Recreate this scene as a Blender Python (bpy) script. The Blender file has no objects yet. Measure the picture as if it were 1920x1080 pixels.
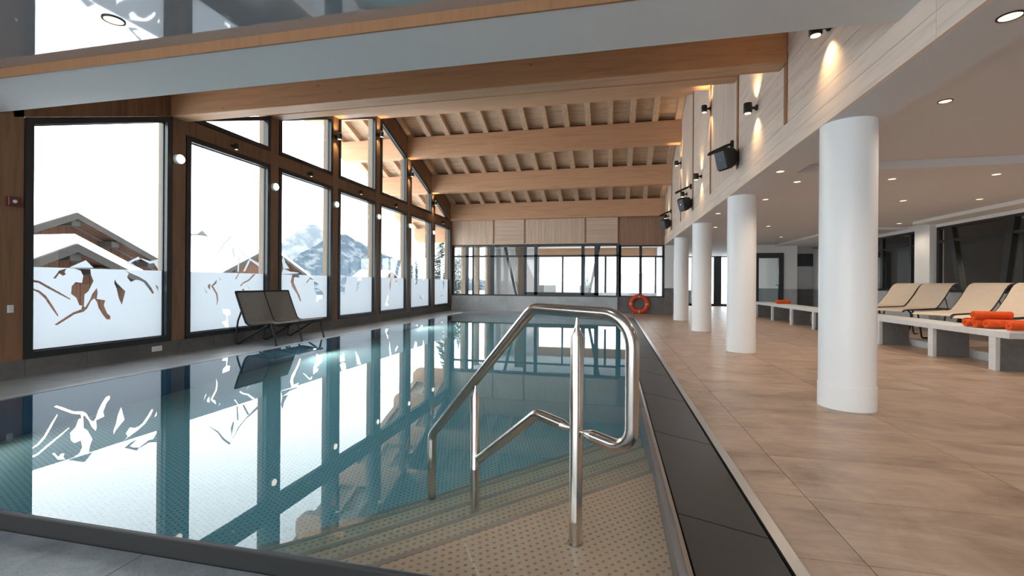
import bpy, bmesh, random
from math import *
from mathutils import Vector, Matrix

sc = bpy.context.scene
COL = sc.collection
random.seed(7)

# ------------------------------------------------------------------ camera
FPX, VX, HZ, ROLL, CH = 854.35, 1148.65, 532.08, -0.0068, 1.05
YAW = atan((VX-960)/FPX)
cd = bpy.data.cameras.new('camera'); cam = bpy.data.objects.new('camera', cd); COL.objects.link(cam)
cd.sensor_width = 36.0; cd.lens = FPX/1920*36; cd.shift_y = -(540-HZ)/1920; cd.clip_end = 3000; cd.clip_start = 0.05
fw = Vector((-sin(YAW), cos(YAW), 0)); rt = Vector((cos(YAW), sin(YAW), 0)); up = Vector((0, 0, 1))
rr = rt*cos(ROLL)-up*sin(ROLL); uu = rt*sin(ROLL)+up*cos(ROLL)
m4 = Matrix(((rr.x, uu.x, -fw.x, 0), (rr.y, uu.y, -fw.y, 0), (rr.z, uu.z, -fw.z, CH), (0, 0, 0, 1)))
cam.matrix_world = m4
sc.camera = cam

# ------------------------------------------------------------------ world: white overcast winter sky
SKY = 3.1
w = bpy.data.worlds.new('sky'); sc.world = w; w.use_nodes = True
bg = w.node_tree.nodes['Background']; bg.inputs[0].default_value = (0.90, 0.95, 1.0, 1); bg.inputs[1].default_value = SKY

sc.view_settings.view_transform = 'Standard'; sc.view_settings.look = 'None'
sc.view_settings.exposure = 1.2; sc.view_settings.gamma = 1.0; sc.view_settings.use_curve_mapping = False
cy = sc.cycles
cy.max_bounces = 9; cy.diffuse_bounces = 4; cy.glossy_bounces = 4; cy.transmission_bounces = 7
cy.transparent_max_bounces = 12; cy.volume_bounces = 0
cy.caustics_reflective = True; cy.caustics_refractive = True
cy.sample_clamp_indirect = 6.0; cy.blur_glossy = 0.6
cy.use_denoising = True; cy.use_adaptive_sampling = True; cy.adaptive_threshold = 0.02

# lamp powers (used by the lamps' own builders below)
WARM = (1.0, 0.84, 0.68)
P_DOWN, P_WALL, P_ACCENT = 19.0, 9.0, 9.0

# ------------------------------------------------------------------ materials
def mat(name, color=(.5, .5, .5), rough=.5, metal=0.0, spec=.5, emit=None, estr=0):
    m = bpy.data.materials.new(name); m.use_nodes = True
    b = m.node_tree.nodes['Principled BSDF']
    b.inputs['Base Color'].default_value = (*color, 1); b.inputs['Roughness'].default_value = rough
    b.inputs['Metallic'].default_value = metal; b.inputs['Specular IOR Level'].default_value = spec
    if emit: b.inputs['Emission Color'].default_value = (*emit, 1); b.inputs['Emission Strength'].default_value = estr
    return m
class NT:
    def __init__(s, m): s.m = m; s.t = m.node_tree; s.n = s.t.nodes; s.l = s.t.links; s.b = s.n.get('Principled BSDF')
    def add(s, typ, **kw):
        n = s.n.new(typ)
        for k, v in kw.items():
            if k.startswith('i_'):
                key = k[2:]; key = int(key) if key.isdigit() else key.replace('_', ' ')
                n.inputs[key].default_value = v
            else: setattr(n, k, v)
        return n
    def link(s, a, b): s.l.new(a, b)
    def math(s, op, a, b=None, c=None):
        n = s.n.new('ShaderNodeMath'); n.operation = op
        for i, v in enumerate((a, b, c)):
            if v is None: continue
            if isinstance(v, (int, float)): n.inputs[i].default_value = v
            else: s.l.new(v, n.inputs[i])
        return n.outputs[0]
    def coords(s, scale=(1, 1, 1), rnd=False):
        tc = s.add('ShaderNodeTexCoord'); mp = s.add('ShaderNodeMapping'); mp.inputs['Scale'].default_value = scale
        s.link(tc.outputs['Object'], mp.inputs['Vector'])
        if rnd:
            oi = s.add('ShaderNodeObjectInfo'); vm = s.add('ShaderNodeVectorMath', operation='SCALE'); vm.inputs[0].default_value = (37, 53, 71)
            s.link(oi.outputs['Random'], vm.inputs['Scale']); s.link(vm.outputs[0], mp.inputs['Location'])
        return mp.outputs[0]
    def ramp(s, fac, stops):
        r = s.n.new('ShaderNodeValToRGB'); e = r.color_ramp.elements
        e[0].position, e[0].color = stops[0][0], (*stops[0][1], 1); e[1].position, e[1].color = stops[-1][0], (*stops[-1][1], 1)
        for p, c in stops[1:-1]:
            x = e.new(p); x.color = (*c, 1)
        s.l.new(fac, r.inputs[0]); return r.outputs[0]
    def mix(s, f, a, b, typ='MIX'):
        n = s.n.new('ShaderNodeMix'); n.data_type = 'RGBA'; n.blend_type = typ
        for i, v in ((0, f), (6, a), (7, b)):
            if isinstance(v, (int, float)): n.inputs[i].default_value = v
            elif isinstance(v, tuple): n.inputs[i].default_value = (*v, 1)
            else: s.l.new(v, n.inputs[i])
        return n.outputs[2]
    def bump(s, h, st=.2, d=.01):
        b = s.add('ShaderNodeBump'); b.inputs['Strength'].default_value = st; b.inputs['Distance'].default_value = d
        s.link(h, b.inputs['Height']); s.link(b.outputs[0], s.b.inputs['Normal'])

def wood(name, base, axis='X', rough=.55, knots=.6, var=.16, contrast=.22):
    m = mat(name, base, rough, spec=.3); t = NT(m)
    sc_ = [9, 9, 9]; sc_['XYZ'.index(axis)] = .55
    co = t.coords(tuple(sc_), rnd=True)
    n = t.add('ShaderNodeTexNoise', i_Scale=2.2, i_Detail=5.0, i_Roughness=.6, i_Distortion=.7); t.link(co, n.inputs['Vector'])
    sk = [4.6, 4.6, 4.6]; sk['XYZ'.index(axis)] = 2.3
    ck = t.coords(tuple(sk), rnd=True)
    v = t.add('ShaderNodeTexVoronoi', i_Scale=1.0, i_Randomness=1.0); t.link(ck, v.inputs['Vector'])
    kn = t.math('SUBTRACT', 1.0, t.math('SMOOTH_MIN', t.math('MULTIPLY', v.outputs['Distance'], 13.0), 1.0, .12))
    kn = t.math('MULTIPLY', t.math('MAXIMUM', kn, 0.0), knots)
    dk = tuple(c*(1-contrast*1.4) for c in base); lt = tuple(min(1, c*(1+contrast*.6)) for c in base)
    c = t.ramp(n.outputs['Fac'], [(.3, dk), (.5, base), (.72, lt)])
    oi = t.add('ShaderNodeObjectInfo')
    c = t.mix(t.math('MULTIPLY', oi.outputs['Random'], var), c, tuple(c_*.62 for c_ in base))
    c = t.mix(kn, c, (base[0]*.32, base[1]*.22, base[2]*.18))
    t.link(c, t.b.inputs['Base Color'])
    t.bump(n.outputs['Fac'], .12, .004)
    return m
def speckle(name, base, amount=.25, scale=30., rough=.6, veins=0., spec=.4, rnd=True, bump=.1):
    m = mat(name, base, rough, spec=spec); t = NT(m)
    co = t.coords((1, 1, 1), rnd=rnd)
    n = t.add('ShaderNodeTexNoise', i_Scale=scale, i_Detail=6.0, i_Roughness=.65); t.link(co, n.inputs['Vector'])
    n2 = t.add('ShaderNodeTexNoise', i_Scale=scale*.06, i_Detail=4.0, i_Roughness=.55, i_Distortion=1.2); t.link(co, n2.inputs['Vector'])
    f = t.math('ADD', t.math('MULTIPLY', n.outputs['Fac'], .45), t.math('MULTIPLY', n2.outputs['Fac'], .55+veins))
    c = t.ramp(f, [(.35, tuple(x*(1-amount) for x in base)), (.7+veins*.5, tuple(min(1, x*(1+amount)) for x in base))])
    t.link(c, t.b.inputs['Base Color']); t.bump(n.outputs['Fac'], bump, .003)
    return m

M = {}
M['beam'] = wood('glulam', (.60, .335, .19), 'X', .5, .8, .10, .13)
M['beam_pale'] = wood('glulam_pale', (.52, .36, .24), 'X', .5, .7, .06, .12)
M['rafter'] = wood('rafter_wood', (.66, .44, .29), 'Y', .6, .5, .25, .2)
M['deck'] = wood('roof_boarding', (.62, .42, .28), 'X', .65, .4, .3, .2)
M['post'] = wood('post_wood', (.21, .115, .068), 'Z', .6, .6, .1, .2)
M['post_out'] = wood('outside_post_wood', (.17, .125, .085), 'Z', .6, .4, .1, .15)  # post wood again, with sky light on the outer sides put into the colour
M['boards'] = wood('left_boards', (.25, .13, .072), 'Z', .6, .6, .3, .22)
M['wash_h'] = wood('limed_planks_horizontal', (.80, .645, .54), 'Y', .55, .5, .14, .12)
M['wash_v'] = wood('limed_planks_vertical', (.78, .625, .52), 'Z', .55, .35, .3, .12)
M['far_h'] = wood('far_planks_horizontal', (.66, .48, .36), 'X', .6, .3, .2, .14)
M['far_v'] = wood('far_planks_vertical', (.66, .48, .36), 'Z', .6, .3, .35, .16)
M['far_dark'] = wood('far_planks_dark', (.34, .20, .135), 'Z', .6, .3, .35, .16)
M['batten'] = wood('batten_wood', (.34, .17, .08), 'Z', .6, .2, .1, .1)
M['chalet'] = wood('chalet_wood', (.078, .032, .017), 'Z', .8, .3, .3, .25)
M['chalet_grey'] = wood('weathered_timber', (.028, .024, .021), 'Y', .8, .3, .3, .2)
M['black'] = mat('black_aluminium', (.012, .014, .016), .38, 0, .5)
M['anthracite'] = mat('anthracite_frame', (.035, .042, .05), .45)
M['matte_black'] = mat('matte_black', (.01, .01, .01), .55)
M['white'] = speckle('white_plaster', (.80, .79, .78), .015, 12, .75, bump=.03)
M['ceil'] = speckle('grey_white_plaster', (.68, .66, .655), .015, 10, .8, bump=.03)
M['column'] = mat('white_paint', (.84, .84, .84), .42)
M['gloss'] = mat('stretch_ceiling', (.34, .34, .36), .03, 0, 1.0)
M['gloss'].node_tree.nodes['Principled BSDF'].inputs['IOR'].default_value = 2.4
M['stone_grey'] = speckle('grey_stone', (.42, .44, .45), .22, 14, .55, .25)
M['stone_dark'] = speckle('dark_stone', (.15, .145, .14), .3, 16, .6, .25)
M['plinth'] = speckle('plinth_stone', (.115, .11, .105), .3, 14, .6, .25)
M['slate'] = speckle('slate_tile', (.165, .185, .205), .42, 95, .4, 0, .5, True, .5)
M['deck_tile'] = speckle('left_deck_tile', (.30, .31, .32), .2, 22, .35, .2)
M['grate'] = speckle('black_granite', (.017, .0145, .013), .3, 60, .45, 0, .5, True, .1)
M['terrazzo'] = speckle('pale_terrazzo', (.62, .63, .63), .12, 60, .5)
M['grout'] = mat('grout', (.20, .155, .125), .8)
M['steel'] = mat('brushed_steel', (.62, .57, .52), .2, 1.0)
M['steel_strip'] = mat('steel_strip', (.55, .54, .52), .32, 1.0)
M['chrome'] = mat('chrome', (.8, .8, .8), .12, 1.0)
M['fabric_grey'] = speckle('grey_sling', (.23, .215, .20), .1, 300, .8)
_t = NT(M['fabric_grey']); _tr = _t.add('ShaderNodeBsdfTransparent'); _mx = _t.add('ShaderNodeMixShader', i_0=.13)   # open mesh weave
_t.link(_t.b.outputs[0], _mx.inputs[1]); _t.link(_tr.outputs[0], _mx.inputs[2]); _t.link(_mx.outputs[0], _t.n['Material Output'].inputs[0])
M['fabric_beige'] = speckle('beige_sling', (.66, .54, .42), .06, 300, .7)
M['towel'] = speckle('orange_towel', (.78, .105, .018), .25, 180, .95, bump=.6)
M['buoy'] = mat('red_orange_plastic', (.72, .055, .018), .4)
M['buoy_band'] = mat('pale_band', (.75, .35, .15), .5)
M['snow'] = mat('snow', (.80, .83, .87), .9)
M['grey_roof'] = mat('roof_edge', (.05, .05, .052), .8)
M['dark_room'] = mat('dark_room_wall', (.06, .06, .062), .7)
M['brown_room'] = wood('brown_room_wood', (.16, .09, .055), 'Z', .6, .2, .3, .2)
M['seat_grey'] = mat('grey_upholstery', (.3, .29, .28), .85)
M['lamp_warm'] = mat('lamp_glow', (1, .9, .75), .5, emit=(1, .70, .40), estr=1.3)
M['lamp_white'] = mat('porthole_glow', (1, .95, .88), .5, emit=(1, .86, .70), estr=2.0)
M['plastic_white'] = mat('white_plastic', (.7, .7, .7), .4)
M['red_plastic'] = mat('red_plastic', (.10, .02, .018), .4)
M['green_sign'] = mat('green_sign', (.02, .3, .1), .5, emit=(.05, .6, .25), estr=.35)
M['sign_white'] = mat('sign_white', (.8, .8, .8), .5, emit=(.8, 1, .85), estr=.5)
M['bark'] = mat('bark', (.05, .035, .025), .9)
M['needles'] = mat('fir_needles', (.03, .05, .04), .9)

def floor_mat():
    m = mat('beige_floor_tile', (.5, .36, .27), .38, spec=.42); t = NT(m)
    co = t.coords((1, 1, 1), rnd=True)
    n = t.add('ShaderNodeTexNoise', i_Scale=1.6, i_Detail=8.0, i_Roughness=.62, i_Distortion=1.4); t.link(co, n.inputs['Vector'])
    co2 = t.coords((.7, 2.6, 1), rnd=True)
    n2 = t.add('ShaderNodeTexNoise', i_Scale=3.0, i_Detail=8.0, i_Roughness=.7, i_Distortion=.8); t.link(co2, n2.inputs['Vector'])
    f = t.math('ADD', t.math('MULTIPLY', n.outputs['Fac'], .5), t.math('MULTIPLY', n2.outputs['Fac'], .5))
    c = t.ramp(f, [(.36, (.22, .145, .10)), (.46, (.34, .235, .17)), (.55, (.415, .295, .215)), (.66, (.50, .375, .29))])
    t.link(c, t.b.inputs['Base Color'])
    t.link(t.math('ADD', t.math('MULTIPLY', n2.outputs['Fac'], .25), .27), t.b.inputs['Roughness'])
    t.bump(f, .12, .003); return m
M['floor'] = floor_mat()

def dimple_mat(name, base, tint):
    m = mat(name, base, .42, 0.0, spec=.5); t = NT(m)
    co = t.coords((1, 1, 1)); sp = t.add('ShaderNodeSeparateXYZ'); t.link(co, sp.inputs[0])
    P = .033
    a = t.math('MULTIPLY', t.math('ADD', sp.outputs[0], sp.outputs[1]), .7071/P)
    b = t.math('ADD', t.math('MULTIPLY', t.math('SUBTRACT', sp.outputs[1], sp.outputs[0]), .7071/P), t.math('MULTIPLY', sp.outputs[2], 1/P))
    sh = t.math('MULTIPLY', t.math('FLOOR', b), .5)
    fa = t.math('SUBTRACT', t.math('FRACT', t.math('ADD', a, sh)), .5); fb = t.math('SUBTRACT', t.math('FRACT', b), .5)
    d = t.math('SQRT', t.math('ADD', t.math('POWER', fa, 2.0), t.math('POWER', t.math('MULTIPLY', fb, 1.25), 2.0)))
    msk = t.math('SUBTRACT', 1.0, t.math('MINIMUM', t.math('MAXIMUM', t.math('MULTIPLY', t.math('SUBTRACT', d, .17), 9.0), 0.0), 1.0))
    c = t.mix(msk, base, tint); t.link(c, t.b.inputs['Base Color'])
    t.bump(msk, .35, .006); return m
M['dimple'] = dimple_mat('dimpled_steel', (.88, .70, .56), (.42, .32, .25))  # neutral steel; warm lamplight is put into its colour
M['step'] = dimple_mat('dimpled_steel_steps', (.98, .64, .43), (.60, .37, .25))  # warmer copy for the steps, more lamplight painted into the steel
M['nosing'] = mat('step_nosing', (.60, .42, .32), .4)
M['pool_side'] = mat('pool_side_steel', (.34, .33, .33), .4, .1)
M['pool_wall'] = mat('pool_wall_steel', (.12, .24, .38), .35, .1)

def glass_mat():
    m = bpy.data.materials.new('window_glass'); m.use_nodes = True; t = NT(m); t.n.remove(t.b)
    o = t.n['Material Output']; tr = t.add('ShaderNodeBsdfTransparent'); tr.inputs[0].default_value = (.95, .97, .96, 1)
    g = t.add('ShaderNodeBsdfGlossy'); g.inputs['Roughness'].default_value = 0.0
    ge = t.add('ShaderNodeNewGeometry'); dt = t.add('ShaderNodeVectorMath', operation='DOT_PRODUCT'); t.link(ge.outputs['Normal'], dt.inputs[0]); t.link(ge.outputs['Incoming'], dt.inputs[1])
    q = t.math('POWER', t.math('SUBTRACT', 1.0, t.math('ABSOLUTE', dt.outputs['Value'])), 5.0); mx = t.add('ShaderNodeMixShader')
    t.link(t.math('ADD', t.math('MULTIPLY', q, .9), .035), mx.inputs[0]); t.link(tr.outputs[0], mx.inputs[1]); t.link(g.outputs[0], mx.inputs[2]); t.link(mx.outputs[0], o.inputs[0])
    return m
M['glass'] = glass_mat()
def film_mat():
    m = bpy.data.materials.new('frosted_film'); m.use_nodes = True; t = NT(m); t.n.remove(t.b)
    o = t.n['Material Output']; a = t.add('ShaderNodeBsdfTranslucent'); a.inputs[0].default_value = (.175, .186, .20, 1)
    d = t.add('ShaderNodeBsdfDiffuse'); d.inputs[0].default_value = (.16, .17, .18, 1); mx = t.add('ShaderNodeAddShader')
    t.link(a.outputs[0], mx.inputs[0]); t.link(d.outputs[0], mx.inputs[1]); t.link(mx.outputs[0], o.inputs[0]); return m
M['film'] = film_mat()
def water_mat():
    m = bpy.data.materials.new('pool_water'); m.use_nodes = True; t = NT(m); t.n.remove(t.b)
    o = t.n['Material Output']; g = t.add('ShaderNodeBsdfGlass'); g.inputs['IOR'].default_value = 1.333; g.inputs['Roughness'].default_value = 0.0
    g.inputs[0].default_value = (1, 1, 1, 1)
    co = t.coords((1, 1, 1)); n = t.add('ShaderNodeTexNoise', i_Scale=1.3, i_Detail=2.0); t.link(co, n.inputs['Vector'])
    bp = t.add('ShaderNodeBump'); bp.inputs['Strength'].default_value = .03; bp.inputs['Distance'].default_value = .01
    t.link(n.outputs['Fac'], bp.inputs['Height']); t.link(bp.outputs[0], g.inputs['Normal'])
    ab = t.add('ShaderNodeVolumeAbsorption'); ab.inputs['Color'].default_value = (.10, .75, .95, 1); ab.inputs['Density'].default_value = .48
    t.link(g.outputs[0], o.inputs[0]); t.link(ab.outputs[0], o.inputs['Volume']); return m
M['water'] = water_mat()
def mountain_mat(name, rock, snow, bias, scale):
    m = mat(name, snow, .95, spec=0); t = NT(m)
    co = t.coords((1, 1, 1)); n = t.add('ShaderNodeTexNoise', i_Scale=scale, i_Detail=8.0, i_Roughness=.72); t.link(co, n.inputs['Vector'])
    c = t.ramp(n.outputs['Fac'], [(bias-.05, rock), (bias+.07, snow)]); t.link(c, t.b.inputs['Base Color']); return m
M['mount_far'] = mountain_mat('far_mountain', (.115, .135, .155), (.19, .20, .205), .45, .05)  # distance haze is put into paler rock and snow colours
M['mount_near'] = mountain_mat('forested_mountain', (.048, .066, .085), (.14, .15, .16), .54, .12)

# ------------------------------------------------------------------ mesh building
class MB:
    def __init__(s): s.v = []; s.f = []
    def quad(s, *p):
        b = len(s.v); s.v += [tuple(q) for q in p]; s.f.append(tuple(range(b, b+len(p)))); return s
    def box(s, x0, x1, y0, y1, z0, z1):
        b = len(s.v)
        s.v += [(x0, y0, z0), (x1, y0, z0), (x1, y1, z0), (x0, y1, z0), (x0, y0, z1), (x1, y0, z1), (x1, y1, z1), (x0, y1, z1)]
        s.f += [tuple(b+i for i in q) for q in ((0, 3, 2, 1), (4, 5, 6, 7), (0, 1, 5, 4), (1, 2, 6, 5), (2, 3, 7, 6), (3, 0, 4, 7))]; return s
    def prism(s, poly, vec):
        """poly: list of 3D points; extruded by vec"""
        n = len(poly); b = len(s.v); s.v += [tuple(p) for p in poly]+[tuple(Vector(p)+Vector(vec)) for p in poly]
        s.f.append(tuple(b+i for i in reversed(range(n)))); s.f.append(tuple(b+n+i for i in range(n)))
        for i in range(n): j = (i+1) % n; s.f.append((b+i, b+j, b+n+j, b+n+i))
        return s
    def ring(s, outer, inner, vec):
        n = len(outer); b = len(s.v); V = Vector(vec)
        for P in (outer, inner): s.v += [tuple(p) for p in P]
        for P in (outer, inner): s.v += [tuple(Vector(p)+V) for p in P]
        for i in range(n):
            j = (i+1) % n
            s.f += [(b+i, b+j, b+n+j, b+n+i), (b+2*n+i, b+3*n+i, b+3*n+j, b+2*n+j), (b+i, b+2*n+i, b+2*n+j, b+j), (b+n+i, b+n+j, b+3*n+j, b+3*n+i)]
        return s
    def tube(s, pts, r, n=14, caps=True, closed=False):
        pts = [Vector(p) for p in pts]; m = len(pts); rs = r if isinstance(r, (list, tuple)) else [r]*m
        tan = []
        for i in range(m):
            a = pts[i-1] if (i or closed) else pts[i]; c = pts[(i+1) % m] if (i < m-1 or closed) else pts[i]
            tan.append((c-a).normalized())
        ref = Vector((0, 0, 1)) if abs(tan[0].z) < .9 else Vector((0, 1, 0))
        u = tan[0].cross(ref).normalized(); b = len(s.v)
        for i in range(m):
            u = (u-tan[i]*u.dot(tan[i])).normalized(); v = tan[i].cross(u)
            for k in range(n):
                a = 2*pi*k/n; s.v.append(tuple(pts[i]+(u*cos(a)+v*sin(a))*rs[i]))
        for i in range(m if closed else m-1):
            for k in range(n):
                i2 = (i+1) % m
                s.f.append((b+i*n+k, b+i*n+(k+1) % n, b+i2*n+(k+1) % n, b+i2*n+k))
        if caps and not closed: s.f.append(tuple(b+k for k in reversed(range(n)))); s.f.append(tuple(b+(m-1)*n+k for k in range(n)))
        return s
    def lathe(s, prof, c=(0, 0, 0), axis='Z', n=32):
        b = len(s.v); m = len(prof)
        for r, h in prof:
            for k in range(n):
                a = 2*pi*k/n; p = (r*cos(a), r*sin(a), h)
                if axis == 'X': p = (h, r*cos(a), r*sin(a))
                if axis == 'Y': p = (r*sin(a), h, r*cos(a))
                s.v.append((c[0]+p[0], c[1]+p[1], c[2]+p[2]))
        for i in range(m-1):
            for k in range(n): s.f.append((b+i*n+k, b+i*n+(k+1) % n, b+(i+1)*n+(k+1) % n, b+(i+1)*n+k))
        s.f.append(tuple(b+k for k in reversed(range(n)))); s.f.append(tuple(b+(m-1)*n+k for k in range(n)))
        return s
    def mesh(s, name, material, smooth=False, bevel=0):
        me = bpy.data.meshes.new(name); me.from_pydata(s.v, [], s.f); me.materials.append(material)
        bm = bmesh.new(); bm.from_mesh(me)
        bmesh.ops.recalc_face_normals(bm, faces=bm.faces)
        if bevel: bmesh.ops.bevel(bm, geom=bm.edges[:], offset=bevel, segments=1, affect='EDGES', clamp_overlap=True)
        bm.to_mesh(me); bm.free()
        if smooth:
            me.polygons.foreach_set('use_smooth', [True]*len(me.polygons))
            me.set_sharp_from_angle(angle=radians(40))
        return me
def mk(name, mb, material, parent=None, smooth=False, bevel=0, loc=None, label=None, cat=None, group=None, kind=None):
    me = mb if isinstance(mb, bpy.types.Mesh) else mb.mesh(name, M[material] if isinstance(material, str) else material, smooth, bevel)
    o = bpy.data.objects.new(name, me); COL.objects.link(o)
    if parent: o.parent = parent
    if loc: o.location = loc
    if label: o['label'] = label
    if cat: o['category'] = cat
    if group: o['group'] = group
    if kind: o['kind'] = kind
    return o
def empty(name, loc=(0, 0, 0), label=None, cat=None, group=None, kind=None, rz=0):
    o = bpy.data.objects.new(name, None); COL.objects.link(o); o.location = loc; o.rotation_euler.z = rz; o.empty_display_size = .1
    if label: o['label'] = label
    if cat: o['category'] = cat
    if group: o['group'] = group
    if kind: o['kind'] = kind
    return o
def copy_tree(o, parent=None):
    c = o.copy(); COL.objects.link(c); c.parent = parent
    for ch in [x for x in o.children]: copy_tree(ch, c)
    return c
def fillet(pts, r, seg=8):
    out = [Vector(pts[0])]
    for i in range(1, len(pts)-1):
        p = Vector(pts[i]); a = (Vector(pts[i-1])-p); b = (Vector(pts[i+1])-p)
        rr_ = r[i-1] if isinstance(r, (list, tuple)) else r
        ang = a.angle(b); d = min(rr_/tan(ang/2), a.length*.48, b.length*.48)
        a.normalize(); b.normalize(); R = d*tan(ang/2)
        A, B = p+a*d, p+b*d; bis = (a+b).normalized(); C = p+bis*(R/sin(ang/2))
        va, vb = A-C, B-C; tot = va.angle(vb); ax = va.cross(vb).normalized()
        for k in range(seg+1): out.append(C+Matrix.Rotation(tot*k/seg, 3, ax) @ va)
    out.append(Vector(pts[-1])); return out
def clip(poly, a, b, c):
    """keep the part of 2D poly where a*x+b*y<=c"""
    out = []
    for i in range(len(poly)):
        p, q = poly[i], poly[(i+1) % len(poly)]; dp, dq = a*p[0]+b*p[1]-c, a*q[0]+b*q[1]-c
        if dp <= 1e-9: out.append(p)
        if dp*dq < -1e-12: t_ = dp/(dp-dq); out.append((p[0]+(q[0]-p[0])*t_, p[1]+(q[1]-p[1])*t_))
    return out
def spot(name, loc, power, size=1.9, blend=.6, direction=(0, 0, -1), color=WARM, r=.04, parent=None):
    l = bpy.data.lights.new(name, 'SPOT'); l.energy = power; l.spot_size = size; l.spot_blend = blend; l.color = color; l.shadow_soft_size = r
    o = bpy.data.objects.new(name, l); COL.objects.link(o)
    o.rotation_euler = Vector(direction).to_track_quat('-Z', 'Y').to_euler(); o.location = loc
    if parent: o.parent = parent
    return o

# ------------------------------------------------------------------ dimensions
WL, XR, YF = -6.18, 1.788, 17.0
ZW = .076
YK = [5.43+1.915*k for k in range(-3, 7)]           # post grid on the window wall
PY = [5.43+1.915*k for k in range(7)]
RIDGE = 11.18
def zb(y): return 5.55-.365*abs(y-11.17)             # underside of purlins
def zglass(y): return 5.48-.365*abs(y-11.2)          # top of the upper panes
def zdeck(y): return zb(y)+.62+.17                   # underside of roof boarding
def band(poly, ya, yb): return clip(clip(poly, -1, 0, -ya), 1, 0, yb)
def under_roof(poly, off=0.0):                       # (y,z) polygon clipped under the roof boarding
    k = .365; z0 = zdeck(11.17)+off
    poly = clip(poly, -k, 1, z0-k*11.17)             # z <= z0 + k(y-11.17)
    return clip(poly, k, 1, z0+k*11.17)

# ================================================================== FLOORS
fl_ = empty('floor', kind='structure')
mk('grout_bed', MB().box(.705, 7.0, -3, 24.8, -.12, -.004), 'grout', fl_)
TX, TY = 1.12, .57
tile_me = MB().box(.003, TX-.003, .003, TY-.003, -.02, 0).mesh('tile', M['floor'])
x_edges = [.705, .945, 2.065, 3.185, 4.305, 5.425]
ny = 0
y = 3.1-TY*9
cnt = 0
edge_cache = {}
def tile_piece(x0, x1, y0, y1, z, me_mat, parent, name='tile', th=.02):
    key = (round(x1-x0, 3), round(y1-y0, 3), me_mat, th)
    if key not in edge_cache: edge_cache[key] = MB().box(.002, x1-x0-.002, .002, y1-y0-.002, -th, 0).mesh('tile', M[me_mat])
    o = bpy.data.objects.new(name, edge_cache[key]); COL.objects.link(o); o.parent = parent; o.location = (x0, y0, z); return o
while y < 24.7:
    for a, b in zip(x_edges, x_edges[1:]):
        if y > 17.6 and (b < 2.2): continue
        tile_piece(a, b, y, y+TY, 0, 'floor', fl_); cnt += 1
    y += TY
# decks around the pool
nd = empty('floor_near', kind='structure')
for i, (a, b) in enumerate([(-6.17, -3.977), (-3.977, -2.857), (-2.857, -1.737), (-1.737, -.617), (-.617, .5), (.5, .705)]):
    for (c, d) in ((-3, -1.96), (-1.96, -.84), (-.84, .28), (.28, 1.395)):
        if i == 5 or True: tile_piece(a, b, c, d, .01, 'slate', nd, th=.04)
mk('screed', MB().box(-6.17, .705, -3, 1.395, -.2, -.03), 'matte_black', nd)
ld = empty('floor_left', kind='structure')
mk('screed', MB().box(-6.17, -5.09, 1.40, YF, -.2, -.022), 'matte_black', ld)
y = 1.40
while y < 16.9:
    y2 = min(y+1.12, YF)
    tile_piece(-6.17, -5.64, y, y2, 0, 'deck_tile', ld); tile_piece(-5.64, -5.095, y, y2, 0, 'deck_tile', ld)
    y = y2
fd = empty('floor_far', kind='structure')
mk('screed', MB().box(-5.09, .70, 14.58, YF, -.2, -.022), 'matte_black', fd)
x = -5.09
while x < .70:
    x2 = min(x+1.158, .705)
    for c, d in ((14.58, 15.7), (15.7, YF)): tile_piece(x, x2, c, d, 0, 'deck_tile', fd)
    x = x2
mk('floor_beyond', MB().box(-6.17, 2.2, YF+.12, 24.6, -.1, .0), 'deck_tile', kind='structure')

# ================================================================== POOL
PX0, PX1, PY0, PY1, PZ = -4.81, .225, 1.43, 14.5, -1.22
pool = empty('swimming_pool', (0, 0, 0), 'long rectangular steel-lined swimming pool with dimpled floor in middle of hall', 'pool')
mk('pool_floor', MB().box(PX0-.02, PX1+.02, PY0-.02, PY1+.02, PZ-.06, PZ), 'dimple', pool)
for nm, b in (('pool_wall', (PX0-.04, PX0, PY0, PY1, PZ, ZW-.004)), ('pool_wall', (PX1, PX1+.03, PY0, PY1, PZ, ZW-.004)),
              ('pool_wall', (PX0, PX1, PY1, PY1+.04, PZ, ZW-.004)), ('pool_wall', (PX0, PX1, PY0-.025, PY0, PZ, ZW-.004))):
    mk(nm, MB().box(*b), 'pool_side' if b[0] == PX1 else 'pool_wall', pool)
mk('water', MB().quad((PX0-.03, PY0-.01, ZW), (PX1+.03, PY0-.01, ZW), (PX1+.03, PY1+.03, ZW), (PX0-.03, PY1+.03, ZW)), 'water',
   label='still clear blue pool water reflecting the tall windows', cat='water', kind='stuff')
# rims
mk('rim', MB().box(PX0-.1, PX1+.03, 1.398, PY0-.01, -.2, ZW+.004), 'matte_black', pool, bevel=.004, label='dark steel near rim')
mk('rim', MB().prism([(PX0-.03, 1.43, ZW+.003), (PX0-.21, 1.43, ZW-.01), (PX0-.28, 1.43, 0.0), (PX0-.28, 1.43, -.1), (PX0-.03, 1.43, -.1)], (0, 13.15, 0)), 'deck_tile', pool, label='grey stone left rim')
mk('rim_trim', MB().box(PX0-.25, PX0-.235, 1.43, 14.58, -.02, .045), 'steel_strip', pool)
mk('rim', MB().prism([(PX0-.03, PY1+.03, ZW+.002), (PX0-.03, PY1+.1, 0), (PX0-.03, PY1+.1, -.1), (PX0-.03, PY1+.03, -.1)], (5.1, 0, 0)), 'deck_tile', pool)
mk('rim', MB().box(PX1+.028, PX1+.045, 1.40, 14.6, -.2, ZW+.006), 'steel_strip', pool, label='narrow bright steel right rim')
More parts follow.
